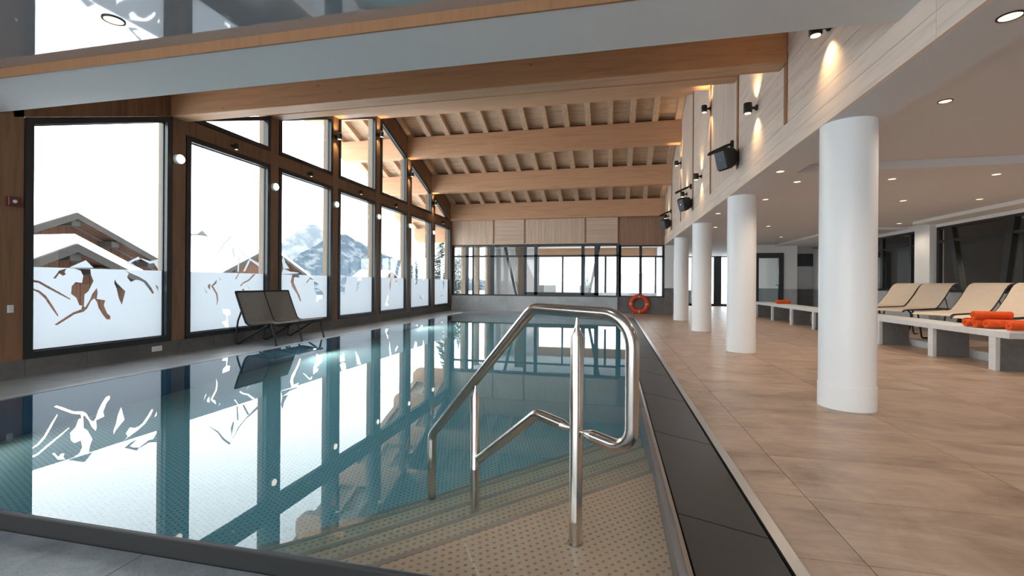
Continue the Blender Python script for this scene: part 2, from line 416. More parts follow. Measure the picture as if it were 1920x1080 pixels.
for i, y_ in enumerate((2.55, 6.6, 10.6)):  # farther two are added; all are lit as fill for the pool floor
    t_ = empty('underwater_lamp', (PX0, y_, -.72), ['round underwater lamp nearest in the left pool wall', 'middle round underwater lamp of the left pool wall', 'farthest round underwater lamp of the left pool wall'][i], 'pool light', 'round lamps in left pool wall')
    mk('ring', MB().lathe([(.14, 0), (.14, .012), (.11, .018), (.11, 0.002)], (0, 0, 0), 'X', 28), 'steel_strip', t_, smooth=True)
    mk('lens', MB().lathe([(.108, .003), (.10, .014), (.05, .018)], (0, 0, 0), 'X', 28), 'plastic_white', t_, smooth=True)
    spot('pool_light', (.05, 0, 0), (4.0, 20.0, 30.0)[i], 2.9, .5, (1, 0, -.15), (1, .97, .92), .015, t_)
# corner stairs under water
st = empty('pool_stairs', (0, 0, 0), 'dimpled steel corner stairs descending diagonally under water beside handrail', 'stairs')
LV = [(.20, 1.745), (.37, 2.0), (.54, 2.25), (.71, 2.51), (.88, 2.70)]
for D, c in LV:
    poly = [(PX1-.001, PY0+.001), (PX1-.001, c*1.4142+PX1), (-(c*1.4142-PY0), PY0+.001)]
    z = ZW-D
    mk('step', MB().prism([(p[0], p[1], PZ+.001) for p in poly], (0, 0, z-PZ)), 'step', st)
    a, b = Vector((poly[1][0], poly[1][1], z)), Vector((poly[2][0], poly[2][1], z)); n_ = Vector((.7071, -.7071, 0))*.022
    mk('nosing', MB().prism([a-n_*.2, b-n_*.2, b+n_, a+n_], (0, 0, .004)), 'nosing', st)
# overflow grate along the right side
gr = empty('overflow_channel', (0, 0, 0), 'black granite overflow channel with steel edge along right pool side', 'drain')
gy = 3.18-1.12*2
while gy < 14.6:
    y0, y1 = max(gy, 1.40), min(gy+1.12, 14.6)
    if y1 > y0:
        mk('granite_slab', MB().prism([(PX1+.055, y0+.004, ZW-.004), (.635, y0+.004, .008), (.635, y0+.004, -.03), (PX1+.055, y0+.004, -.03)], (0, y1-y0-.008, 0)), 'grate', gr)
    gy += 1.12
mk('channel_bed', MB().box(PX1+.045, .645, 1.40, 14.6, -.2, -.03), 'matte_black', gr)
mk('steel_edge', MB().box(.648, .655, 1.40, 14.6, -.2, .014).box(.655, .703, 1.40, 14.6, -.2, .006), 'steel_strip', gr)

# ---- handrail
P1 = Vector((-.143, 1.9, 0)); DV = Vector((-.8102, .5862, 0))
def S(s_, z): return P1+DV*s_+Vector((0, 0, z))
hr = empty('pool_handrail', P1, 'polished steel looped handrail standing in water on corner stairs', 'handrail')
def hmk(name, mb, **k):
    o = mk(name, mb, 'steel', hr, smooth=True, **k); o.location = -P1; return o
top = fillet([S(1.115, ZW-.71), S(1.115, .15), S(.262, .938), S(-.266, .934), S(-.266, .428), S(-.082, .441)], [.07, .10, .12, .11], 10)
hmk('top_rail', MB().tube(top, .0255, 20))
hmk('rail_tip', MB().tube([S(-.082, .441), S(-.060, .443), S(-.03, .446), S(-.005, .447)], [.0255, .018, .006, .005], 16))
low = fillet([S(.075, .45), S(.232, .462), S(.655, .135)], .07, 8)
hmk('lower_rail', MB().tube(low, .0235, 20))
hmk('rail_tip', MB().tube([S(.075, .45), S(.055, .4485), S(.03, .447), S(.005, .447)], [.0235, .017, .006, .005], 16))
hmk('post', MB().tube([S(0, ZW-.20), S(0, .835), S(0, .862), S(0, .885), S(0, .93)], [.0275, .0275, .014, .008, .006], 20))
hmk('post', MB().tube([S(.69, ZW-.54), S(.69, .45), S(.69, .478), S(.69, .50), S(.69, .56)], [.0235, .0235, .012, .007, .006], 20))
hmk('flange', MB().lathe([(.034, 0), (.034, .004), (.029, .005)], S(0, ZW-.20)))

# ================================================================== LEFT WINDOW WALL
wl = empty('wall_left', kind='structure')
y = -2.9; i = 0
while y < YF:
    y2 = min(y+.597, YF); mk('plinth_stone', MB().box(WL-.27, WL, y+.002, y2-.002, -.02, .2), 'plinth', wl); y = y2
for k, yk in enumerate(PY):
    zt = zglass(yk)+.10-.11*.365
    if k == 6: yk += .0
    mk('post', MB().box(-6.262, WL+.012, yk-.105, yk+.105, .2, zt), 'post', wl, bevel=.004)
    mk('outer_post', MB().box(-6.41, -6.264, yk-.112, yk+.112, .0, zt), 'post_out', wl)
mk('transom', MB().box(-6.38, WL+.004, 5.45, 16.9, 3.215, 3.455), 'post', wl, bevel=.004)
# boards: solid part near the camera and the gable triangle above the glazing
y = -3.0
while y < YF:
    y2 = min(y+.16, YF)
    def outer_top(yy): return zglass(yy)+.085
    if y2 <= 3.66:
        poly = [(y, .2), (y2, .2), (y2, 7), (y, 7)]
        if y2 > 3.5: poly = [(y, .2), (3.65, .2), (3.65, 7), (y, 7)] if y < 3.65 else []
    else:
        poly = [(y, outer_top(y)), (y2, outer_top(y2)), (y2, 8), (y, 8)]
        if y < 11.2 < y2: poly = [(y, outer_top(y)), (11.2, outer_top(11.2)), (y2, outer_top(y2)), (y2, 8), (y, 8)]
    poly = under_roof(poly) if poly else poly
    if len(poly) > 2:
        cxm = (poly[0][0]+poly[1][0])/2
        mk('board', MB().prism([(WL-.10, p[0]+(.0015 if p[0] < y+.08 else -.0015), p[1]) for p in poly], (.095, 0, 0)), 'boards', wl)
    y = y2

# windows
def window(idx, ya, yb, zlo, ztop_fn, apex=None):
    """outer polygon in (y,z); frame .075 wide"""
    W_ = empty('window_%d' % idx, kind='structure')
    fwid = .075
    def poly(off, top_off):
        a, b = ya+off, yb-off
        return [(a, zlo+off), (b, zlo+off), (b, ztop_fn(b)+top_off), (a, ztop_fn(a)+top_off)]
    o, i_ = poly(0, .078), poly(fwid, 0)
    if i_[3][1] < zlo+fwid+.02:      # triangular window: tip on the left
        kk = .365
        ytip = ya+ (zlo+fwid-ztop_fn(ya))/kk; ytipo = max(ya, ya+(zlo-ztop_fn(ya)-.078)/kk)
        i_ = [(ytip, zlo+fwid), (yb-fwid, zlo+fwid), (yb-fwid, ztop_fn(yb-fwid))]
        o = [(ytipo, zlo), (yb, zlo), (yb, ztop_fn(yb)+.078)]
    if i_[2 if len(i_) == 4 else 0][1] < zlo+fwid+.03 and len(i_) == 4:   # tip on the right
        kk = .365
        ytip = ya+fwid+(ztop_fn(ya+fwid)-zlo-fwid)/kk
        i_ = [(ya+fwid, zlo+fwid), (ytip, zlo+fwid), (ya+fwid, ztop_fn(ya+fwid))]
        o = [(ya, zlo), (min(yb, ytip+.25), zlo), (ya, ztop_fn(ya)+.078)]
    mk('window_frame', MB().ring([(-6.263, *p) for p in o], [(-6.263, *p) for p in i_], (.10, 0, 0)), 'black', W_)
    # slimmer sash inside
    cyy = sum(p[0] for p in i_)/len(i_); czz = sum(p[1] for p in i_)/len(i_)
    def shrink(P, d): return [(p[0]+(d if p[0] < cyy else -d), p[1]+(d if p[1] < czz else -d)) for p in P]
    if len(i_) == 4:
        mk('sash', MB().ring([(-6.255, *p) for p in i_], [(-6.255, *p) for p in shrink(i_, .012)], (.03, 0, 0)), 'anthracite', W_)
    mk('pane', MB().prism([(-6.254, *p) for p in i_], (.01, 0, 0)), 'glass', W_)
    return W_
wins = {}
wins[1] = window(1, 3.65, 5.32, .2, zglass)
edges = [(5.545, 7.24), (7.46, 9.145), (9.385, 11.08), (11.29, 12.97), (13.19, 14.90), (15.13, 16.78)]
for i, (a, b) in enumerate(edges): wins[i+2] = window(i+2, a, b, .2, lambda yy: 3.14)
upper = [(5.545, 7.24), (7.46, 9.145), (9.385, 11.08), (11.33, 12.97), (13.19, 14.90), (15.13, 16.78)]
for i, (a, b) in enumerate(upper): wins[i+8] = window(i+8, a, b, 3.455, zglass)

# frosted film with cut-out mountain drawing (flat film on the panes)
def pixYZ(px, py, X=-6.24):
    up_, vp = (px-960)/FPX, (py-HZ)/FPX
    u = up_*cos(ROLL)-vp*sin(ROLL); v = up_*sin(ROLL)+vp*cos(ROLL)
    r = (-sin(YAW)+u*cos(YAW), cos(YAW)+u*sin(YAW), -v); t_ = X/r[0]
    return (r[1]*t_, CH+r[2]*t_)
def film(wi, y0, y1, holes, extra=(), ztop=1.2):
    cu = bpy.data.curves.new('frosted_film', 'CURVE'); cu.dimensions = '2D'; cu.fill_mode = 'BOTH'
    def spl(P):
        s_ = cu.splines.new('POLY'); s_.points.add(len(P)-1); s_.use_cyclic_u = True
        for q, p in zip(s_.points, P): q.co = (p[0], p[1], 0, 1)
    spl([(y0, .275), (y1, .275), (y1, ztop), (y0, ztop)])
    for h in holes:
        P = [pixYZ(*p) for p in h]
        P = [(min(max(p[0], y0+.004), y1-.004), min(max(p[1], .28), ztop-.004)) for p in P]
        spl(P)
    for h in extra:
        P = [pixYZ(*p) for p in h]; P = [(min(max(p[0], y0+.004), y1-.004), max(p[1], ztop+.004)) for p in P]; spl(P)
    o = bpy.data.objects.new('frosted_film', cu); COL.objects.link(o)
    o.matrix_world = Matrix(((0, 0, 1, -6.238), (1, 0, 0, 0), (0, 1, 0, 0), (0, 0, 0, 1)))
    dg = bpy.context.evaluated_depsgraph_get(); me = bpy.data.meshes.new_from_object(o.evaluated_get(dg))
    mw = o.matrix_world.copy(); bpy.data.objects.remove(o)
    me.transform(mw); me.materials.clear(); me.materials.append(M['film'])
    mk('frosted_film', me, None, wins[wi])
c1 = lambda L: [(50+x/4.1536, 380+y/4.1536) for x, y in L]
c2 = lambda L: [(350+x/4.156, 380+y/4.156) for x, y in L]
c3 = lambda L: [(520+x/5.4, 400+y/5.4) for x, y in L]
c4 = lambda L: [(630+x/4.909, 380+y/4.909) for x, y in L]
H1 = [c1(L) for L in (
    [(370, 505), (400, 480), (450, 470), (455, 512), (495, 515), (500, 560), (520, 610), (480, 690), (450, 715), (445, 810), (455, 815), (490, 760), (510, 710), (545, 665), (552, 700), (545, 750), (610, 760), (600, 800), (625, 860), (652, 885), (650, 910), (620, 908), (590, 870), (560, 820), (545, 770), (525, 745), (500, 765), (470, 825), (440, 850), (370, 870), (300, 915), (235, 955), (215, 950), (290, 900), (360, 855), (425, 830), (430, 800), (410, 800), (385, 740), (345, 710), (350, 650), (380, 618), (430, 625), (440, 570), (420, 530)],
    [(205, 590), (240, 545), (250, 530), (300, 515), (310, 510), (295, 540), (305, 560), (280, 570), (255, 550), (225, 590)],
    [(47, 600), (100, 610), (170, 650), (250, 695), (335, 745), (340, 757), (250, 712), (160, 665), (90, 625), (47, 618)],
    [(47, 668), (100, 685), (150, 725), (200, 800), (245, 875), (242, 888), (190, 820), (140, 745), (90, 700), (47, 680)],
    [(685, 595), (700, 625), (768, 690), (755, 740), (740, 795), (715, 740), (700, 670), (682, 630)],
    [(760, 515), (800, 545), (870, 575), (930, 610), (970, 660), (990, 700), (980, 712), (950, 670), (910, 620), (880, 605), (850, 600), (810, 617), (780, 580), (795, 550)],
    [(1000, 640), (1028, 655), (1028, 700), (1018, 680)])]
film(1, 3.73, 5.24, H1, [c1(L) for L in (
    [(330, 505), (460, 448), (520, 508)], [(770, 470), (870, 420), (885, 440), (840, 452), (810, 470), (870, 505), (830, 500)],
    [(880, 430), (960, 455), (1022, 440), (1025, 520), (990, 470), (960, 475), (900, 445)])])
H2 = [c2(L) for L in (
    [(415, 645), (440, 620), (480, 600), (515, 560), (540, 545), (520, 575), (485, 610), (440, 632), (422, 652)],
    [(165, 640), (185, 632), (180, 680), (165, 660)], [(190, 650), (235, 600), (230, 630), (205, 650), (240, 710), (245, 760), (232, 808), (235, 760), (228, 715)],
    [(135, 655), (160, 705), (150, 700)], [(280, 830), (335, 835), (340, 870), (315, 880), (325, 970), (300, 965), (275, 930), (310, 920), (310, 880), (285, 860)],
    [(375, 595), (405, 545), (410, 548), (385, 595)], [(465, 635), (495, 680), (485, 670)], [(425, 675), (450, 672), (445, 692)], [(250, 575), (270, 605), (262, 600)])]
film(2, 5.62, 7.165, H2, [c2(L) for L in (
    [(345, 255), (365, 290), (420, 370), (470, 420), (560, 470), (565, 500), (470, 432), (410, 372), (350, 268), (300, 320), (250, 390), (150, 475), (245, 382), (290, 310)],
    [(400, 430), (412, 430), (405, 538), (395, 538)], [(360, 320), (378, 420), (368, 430), (352, 380)], [(480, 450), (495, 450), (455, 535), (440, 535)])])
H3 = [c3(L) for L in (
    [(150, 625), (215, 625), (225, 650), (170, 645), (165, 700), (195, 770), (225, 830), (240, 890), (228, 890), (200, 820), (150, 745), (135, 690)],
    [(260, 740), (290, 700), (330, 650), (350, 645), (360, 675), (330, 665), (290, 715)],
    [(370, 690), (415, 710), (420, 740), (385, 735), (465, 800), (465, 870), (430, 860), (400, 895), (395, 820), (370, 765)])]
film(3, 7.535, 9.07, H3, [c3(L) for L in ([(45, 600), (60, 560), (130, 590), (220, 600), (200, 610), (45, 615)], [(45, 480), (60, 430), (80, 500), (120, 560), (60, 560)])])
H4 = [c4(L) for L in (
    [(36, 770), (85, 765), (75, 850), (60, 820), (36, 830)], [(200, 700), (235, 690), (210, 775), (180, 830), (190, 770)], [(60, 680), (100, 680), (90, 745), (60, 760), (40, 740)])]
film(4, 9.46, 11.005, H4)
H5 = [c4(L) for L in ([(500, 690), (515, 690), (505, 750), (495, 830), (492, 760)], [(550, 710), (575, 750), (570, 765), (550, 740)], [(455, 930), (480, 850), (480, 880), (465, 910), (480, 945), (460, 950)])]
film(5, 11.37, 12.895, H5)
H6 = [c4(L) for L in ([(720, 700), (750, 700), (745, 750), (730, 755)], [(760, 840), (790, 885), (805, 850), (795, 890), (780, 885)], [(800, 690), (815, 690), (808, 750)])]
film(6, 13.27, 14.82, H6)
film(7, 15.21, 16.70, [c4(L) for L in ([(960, 860), (985, 850), (975, 870)], [(985, 720), (995, 720), (990, 820)])])

# ================================================================== ROOF
ce = empty('ceiling', kind='structure')
k_ = atan(.365)
for side in (-1, 1):
    n = 46 if side > 0 else 44; L_ = .19
    for i in range(n):
        d0, d1 = i*L_, (i+1)*L_-.006
        ya, yb = RIDGE+side*d0*cos(k_), RIDGE+side*d1*cos(k_)
        za, zb_ = zdeck(RIDGE)-d0*sin(k_), zdeck(RIDGE)-d1*sin(k_)
        xo = -8.7 if side > 0 else -6.42
        mk('roof_board', MB().prism([(xo, ya, za), (xo, yb, zb_), (xo, yb, zb_+.03), (xo, ya, za+.03)], (1.82-xo, 0, 0)), 'deck', ce)
for nm in ('roof_cover',):
    mb = MB()
    for side in (-1, 1):
        yb = RIDGE+side*8.3; za = zdeck(RIDGE)+.04
        xo = -8.75 if side > 0 else -6.45
        mb.prism([(xo, RIDGE, za), (xo, yb, za-.365*8.3), (xo, yb, za-.365*8.3+.2), (xo, RIDGE, za+.2)], (1.85-xo, 0, 0))
    mk(nm, mb, 'matte_black', ce)
rx = [1.70-.5985*i for i in range(18)]
for x in rx:
    for side in (-1, 1):
        end = 8.2; y1 = RIDGE+side*end
        za = zb(RIDGE)+.62; ze = za-.365*end
        if -6.45 < x < -6.1 or (side < 0 and x < -6.1): continue
        mk('rafter', MB().prism([(x-.075, RIDGE, za), (x-.075, y1, ze), (x-.075, y1, ze+.165), (x-.075, RIDGE, za+.165)], (.15, 0, 0)), 'rafter', ce)
# purlins
names = ['lowest and nearest wide timber beam under the white soffit', 'second timber beam counted from the white soffit', 'third timber beam from the white soffit, its underside lit warm',
         'timber ridge beam at highest point of roof', 'upper of the three fully visible timber beams spanning far roof slope', 'middle of the three fully visible timber beams on far slope', 'lowest far timber beam above planked end wall']
for k, yk in enumerate(PY):
    z0 = zb(yk-.12 if yk < RIDGE else yk-.12) if k != 3 else 5.50
    y0, y1 = yk-.12, yk+.12
    if k == 6: y0, y1 = 16.82, 17.0
    xe = -8.55 if k >= 3 else -6.42
    prof = [(XR-.002, z0), (XR-.002, z0+.62), (xe, z0+.62), (xe, z0+.25), (xe+.06, z0+.14), (xe+.16, z0+.04), (xe+.28, z0)] if k >= 3 else [(XR-.002, z0), (XR-.002, z0+.62), (xe, z0+.62), (xe, z0)]
    mk('ceiling_beam', MB().prism([(p[0], y0, p[1]) for p in prof], (0, y1-y0, 0)), 'beam', label=names[k], cat='beam', group='big timber roof beams', bevel=.006)
for k, yk in enumerate(PY):     # blocking boards between rafters on the beams
    if k in (3,): continue
    z0 = zb(yk)+.62
    mk('blocking', MB().box(-6.1, XR, yk+.03, yk+.06, z0, z0+.13), 'boards', ce)
for yk in (18.75,):
    z0 = zb(yk-.12)
    mk('eave_beam', MB().prism([(p[0], yk-.12, p[1]) for p in [(-6.45, z0), (-6.45, z0+.6), (-8.55, z0+.6), (-8.55, z0+.25), (-8.4, z0+.05), (-8.27, z0)]], (0, .24, 0)), 'beam',
       label='rounded eave beam end outside the last window', cat='beam')

# ---- near soffits
mk('ceiling_soffit', MB().box(WL, XR, 2.83, 3.40, 2.76, 3.0), 'ceil', kind='structure')
mk('trim_1', MB().box(WL, XR, 2.815, 2.832, 2.757, 2.835), 'batten', kind='structure')
mk('ceiling_gloss', MB().box(WL, XR, -3, 2.815, 2.834, 2.9), 'gloss', kind='structure')
mk('trim_2', MB().box(WL, XR, 3.395, 3.42, 2.9, 3.6), 'ceil', kind='structure')

# ================================================================== RIGHT WALL OF THE HALL
wr = empty('wall_right_upper', kind='structure')
def ppanel(y0, y1, z0, z1, horiz, step, matn, parent, x=XR, th=.03, fill=2.0):
    if horiz:
        z = z0
        while z < z1:
            poly = under_roof([(y0+.001, z+.0015), (y1-.001, z+.0015), (y1-.001, min(z+step, z1)-.0015), (y0+.001, min(z+step, z1)-.0015)], -.0)
            if len(poly) > 2: mk('plank', MB().prism([(x, p[0], p[1]) for p in poly], (th, 0, 0)), matn, parent)
            z += step
    else:
        y = y0
        while y < y1-.01:
            yy = min(y+step, y1)
            poly = under_roof([(y+.003, z0), (yy-.003, z0), (yy-.003, z1), (y+.003, z1)])
            if len(poly) > 2: mk('plank', MB().prism([(x, p[0], p[1]) for p in poly], (th, 0, 0)), matn, parent)
            y += step
mk('wall_core', MB().prism([(XR+.03, p[0], p[1]) for p in under_roof([(-3, 2.46), (17.1, 2.46), (17.1, 8), (-3, 8)], 0)] if False else
   [(XR+.031, -3, 2.461), (XR+.031, 17.1, 2.461), (XR+.031, 17.1, zdeck(17.1)), (XR+.031, 11.17, zdeck(11.17)), (XR+.031, 2.9, zdeck(2.9)), (XR+.031, -3, 3.1)], (.2, 0, 0)), 'ceil', wr)
# bottom band planks, in long lengths
for a, b in ((-3, .9), (.9, 3.05), (3.05, 7.3), (7.3, 12.0), (12.0, 17.0)):
    for z0, z1 in ((2.46, 2.62), (2.62, 2.77)):
        mk('plank', MB().box(XR, XR+.03, a+.0015, b-.0015, z0+.001, z1-.0015), 'wash_h', wr)
bays = [(-3, 3.40, 2.77, 1), (3.40, PY[0]-.09, 2.77, 1)]+[(PY[i]-.04, PY[i+1]-.12, 2.77, (1 if i % 2 == 0 else 0)) for i in range(6)]
for a, b, z0, hz in bays:
    ppanel(a, b, z0, 2.834 if b <= 3.4 else 8, hz, .205 if hz else .105, 'wash_h' if hz else 'wash_v', wr)
for k, yk in enumerate(PY):
    ya, yb = yk-.12, yk-.04
    mk('batten', MB().prism([(XR-.012, ya, 2.77), (XR-.012, yb, 2.77), (XR-.012, yb, zb(yk)+.05), (XR-.012, ya, zb(yk)+.05)], (.04, 0, 0)), 'batten', wr)
# concrete edge beam over the columns + flat ceilings
mk('ceiling_edge', MB().box(XR+.03, 2.235, -3, YF, 2.46, 2.9), 'ceil', kind='structure')
mk('ceiling_right', MB().box(2.235, 7.0, -3, 6.5, 2.60, 2.8).box(2.235, 7.0, 6.5, 24.8, 2.50, 2.8), 'ceil', kind='structure')
mk('ceiling_bulkhead', MB().box(6.55, 7.0, 5.0, 11.9, 2.43, 2.50).box(5.6, 7.0, 12.9, 24.6, 2.44, 2.50), 'white', kind='structure')

# columns
lab = ['nearest and largest white round column', 'second white round column from the camera', 'third white round column from the camera', 'farthest and smallest white round column']
for i, (yc, xc) in enumerate(zip((4.517, 7.87, 11.17, 14.39), (2.0, 2.0, 2.0, 2.0))):
    c = empty('column', (xc, yc, 0), lab[i]+' under the gallery edge', 'column', 'row of white round columns')
    mk('shaft', MB().lathe([(.209, .2), (.209, 2.46)], n=48), 'column', c, smooth=True)
    mk('base_ring', MB().lathe([(.214, 0), (.214, .20)], n=48), 'column', c, smooth=True)

# ================================================================== FAR WALL
wf = empty('wall_far', kind='structure')
def seg(x0, x1, z0, z1, m_, nm, y=YF, th=.1): return mk(nm, MB().box(x0+.0015, x1-.0015, y, y+th, z0, z1), m_, wf)
xs = [-6.18+1.12*i for i in range(6)]+[.17]
for a, b in zip(xs, xs[1:]): seg(a, b, -.02, .585, 'stone_grey', 'stone_slab', 16.97, .13)
for a, b in ((.17, 1.0), (1.0, 1.80)): seg(a, b, -.02, .60, 'stone_dark', 'stone_slab', 17.02, .08)
x = -6.18
def vpl(x0, x1, m_, z0=2.575, z1=3.55, st_=.125, y=16.985):
    n = max(1, round((x1-x0)/st_)); d = (x1-x0)/n
    for i in range(n): seg(x0+i*d, x0+(i+1)*d, z0, z1, m_, 'plank', y, .05)
def hpl(x0, x1, m_, z0=2.575, z1=3.55, y=16.985):
    for i in range(6): mk('plank', MB().box(x0, x1, y, y+.05, z0+(z1-z0)*i/6+.002, z0+(z1-z0)*(i+1)/6-.002), m_, wf)
vpl(-6.18, -4.52, 'far_v'); hpl(-4.46, -3.30, 'far_h'); vpl(-3.24, -1.02, 'far_v'); hpl(-.96, .17, 'far_h')
for bx in (-4.49, -3.27, -.99): mk('batten', MB().box(bx-.025, bx+.025, 16.975, 17.03, 2.62, 3.46), 'batten', wf)
vpl(.19, 1.788, 'far_dark', 2.45, 3.55, .11, 17.05)
mk('wall_backing', MB().box(-6.4, 1.82, 17.11, 17.2, 2.46, 4.4), 'far_dark', wf)
mk('lintel', MB().box(-6.18, .18, 16.97, 17.05, 2.555, 2.58), 'far_h', wf)
# far glazing
wg = empty('window_14', kind='structure')
Y0, Y1 = 17.0, 17.06
def bar(x0, x1, z0, z1, m_='anthracite'): mk('mullion', MB().box(x0, x1, Y0, Y1, z0, z1), m_, wg)
def gpane(x0, x1, z0, z1): mk('pane', MB().box(x0, x1, Y0+.025, Y0+.035, z0, z1), 'glass', wg)
bar(-6.18, .22, 2.50, 2.555); bar(-6.18, .22, .585, .64); bar(-6.18, .22, 2.07, 2.14)
mx = [(-6.18, -6.10), (-5.62, -5.50), (-4.62, -4.46), (-3.30, -3.19), (-2.90, -2.77), (-1.14, -1.02), (-.66, -.50), (.12, .28)]
for a, b in mx: bar(a, b, .64, 2.5)
bar(-3.25, -.5, .64, .74); bar(-1.86, -1.79, .74, 2.07); bar(-5.35, -5.28, .64, 2.5); bar(-.30, -.22, .74, 2.07)
for (a, _), (b, _) in zip([(p[1], 0) for p in mx], [(p[0], 0) for p in mx[1:]]):
    gpane(a, b, .64, 2.07); gpane(a, b, 2.14, 2.5)
bar(.22, 1.80, 2.42, 2.47, 'black'); bar(.22, 1.80, .60, .645, 'black'); bar(.22, 1.8, 2.03, 2.09, 'black')
for a, b in ((.22, .30), (.93, 1.03), (1.72, 1.80)): bar(a, b, .62, 2.45, 'black')
gpane(.3, .93, .64, 2.03); gpane(1.03, 1.72, .64, 2.03); gpane(.3, .93, 2.09, 2.42); gpane(1.03, 1.72, 2.09, 2.42)
for (a, b) in (((-4.1, 2.55), (-3.62, .6)), ((-.48, 2.55), (-.87, .6))):
    mk('slanted_strut', MB().prism([(a[0]-.05, 17.2, a[1]), (a[0]+.05, 17.2, a[1]), (b[0]+.05, 17.2, b[1]), (b[0]-.05, 17.2, b[1])], (0, .1, 0)), 'anthracite', wg)
# pier beside it, then the opening to the back lounge
pr_ = empty('wall_pier', kind='structure')
mk('pier', MB().box(1.80, 2.32, 17.0, 17.3, .93, 2.5), 'white', pr_); mk('stone_slab', MB().box(1.80, 2.04, 16.985, 17.3, 0, .93), 'stone_dark', pr_); mk('stone_slab', MB().box(2.045, 2.325, 16.985, 17.3, 0, .93), 'stone_dark', pr_)
mk('wall_between', MB().box(2.2, 2.3, 17.3, 24.5, 0, 2.97), 'white', kind='structure')

# ---- room behind the far glazing
rb = empty('wall_beyond', kind='structure')
mk('ceiling_beyond', MB().box(-6.3, 2.2, 17.2, 24.7, 2.95, 3.05), 'ceil', kind='structure')
mk('wall_panel', MB().box(-6.2, -3.95, 24.4, 24.6, 0, 2.95), 'ceil', rb)
mk('wall_panel', MB().box(-3.95, 2.2, 24.35, 24.6, 2.50, 2.95), 'beam', rb)
mk('wall_panel', MB().box(-3.95, 2.2, 24.4, 24.6, 0, .62), 'ceil', rb)
for x in (-3.98, -1.5, .2, 2.1): mk('mullion', MB().box(x, x+.09, 24.42, 24.5, .62, 2.52), 'anthracite', rb)
for a, b in ((17.2, 18.6), (18.8, 20.3), (20.6, 21.8), (22.0, 24.4)):
    pass
for yy in (17.25, 18.85, 20.75, 22.65): mk('post', MB().box(-6.42, -6.18, yy-.1, yy+.1, 0, 2.98), 'post_out', rb)
mk('wall_panel', MB().box(-6.4, -6.18, 22.75, 24.6, 0, 2.95), 'ceil', rb)
mk('wall_panel', MB().box(-5.35, -5.1, 19.2, 19.3, 0, 2.95), 'post_out', rb)
mk('wall_panel', MB().box(-4.4, -3.9, 20.6, 20.7, 0, 2.95), 'post_out', rb)
for i, (x, y) in enumerate(((-3.3, 22.6), (-1.35, 23.2))):
    s_ = empty('lounge_seat', (x, y, 0), ['wide grey upholstered seat beyond the end glazing', 'narrow grey upholstered seat beyond the end glazing'][i], 'seat')
    wd = 1.0 if i == 0 else .6
    mk('seat', MB().box(-wd/2, wd/2, -.4, .4, .1, .45), 'seat_grey', s_, bevel=.03); mk('backrest', MB().box(-wd/2, wd/2, .3, .5, .1, 1.0), 'seat_grey', s_, bevel=.03)

# ---- lifebuoy
lb = empty('lifebuoy', (.93, 16.93, .355), 'orange-red ring lifebuoy leaning on dark stone at the end wall', 'lifebuoy')
N = 40
mk('ring', MB().tube([(.275*cos(2*pi*i/N), 0, .275*sin(2*pi*i/N)) for i in range(N)], .065, 14, closed=True), 'buoy', lb, smooth=True)
for a in range(4):
    A = pi/2*a
    mk('band', MB().tube([(.275*cos(A+d), 0, .275*sin(A+d)) for d in (-.11, -.05, 0, .05, .11)], .069, 14), 'buoy_band', lb, smooth=True)
mk('rope', MB().tube([((.35+.01*cos(8*2*pi*i/N))*cos(2*pi*i/N), -.02, (.35+.01*cos(8*2*pi*i/N))*sin(2*pi*i/N)) for i in range(N)], .008, 6, closed=True), 'towel', lb)
mk('hook', MB().box(-.03, .03, -.075, .05, .30, .345), 'anthracite', lb)

# ================================================================== RIGHT ZONE
# door wall
wd_ = empty('wall_door', kind='structure')
mk('wall_panel', MB().box(4.75, 4.95, 17.7, 17.85, 0, 2.5).box(4.95, 5.86, 17.7, 17.85, 2.2, 2.5).box(5.86, 6.3, 17.7, 17.85, .93, 2.5), 'white', wd_)
mk('stone_slab', MB().box(5.86, 6.3, 17.69, 17.85, 0, .93), 'stone_grey', wd_)
mk('wall_panel', MB().box(6.3, 7.0, 18.3, 18.4, 0, 2.5).box(6.3, 6.34, 17.85, 18.3, 0, 2.5), 'ceil', wd_)
mk('dark_panel', MB().box(6.45, 7.0, 18.24, 18.3, 1.75, 2.2), 'anthracite', wd_)
mk('stone_slab', MB().box(6.3, 7.0, 18.22, 18.3, 0, .93), 'stone_dark', wd_)
dr = empty('door_1', kind='structure')
mk('door_frame', MB().ring([(4.95, 17.66, 0), (5.86, 17.66, 0), (5.86, 17.66, 2.2), (4.95, 17.66, 2.2)], [(5.06, 17.66, .16), (5.70, 17.66, .16), (5.70, 17.66, 2.02), (5.06, 17.66, 2.02)], (0, .1, 0)), 'anthracite', dr)
mk('door_pane', MB().box(5.06, 5.70, 17.70, 17.712, .16, 2.02), 'glass', dr)
mk('frosted_film', MB().quad((5.06, 17.715, .16), (5.70, 17.715, .16), (5.70, 17.715, .95), (5.06, 17.715, .95)), 'film', dr)
mk('door_handle', MB().tube([(5.78, 17.62, 1.06), (5.60, 17.62, 1.06)], .012, 8), 'black', dr, smooth=True)
mk('handle_rose', MB().lathe([(.028, 0), (.028, .05)], (5.78, 17.61, 1.06), 'Y', 16), 'black', dr)
mk('step', MB().box(5.4, 5.9, 17.2, 17.65, .0, .03), 'steel_strip', dr)
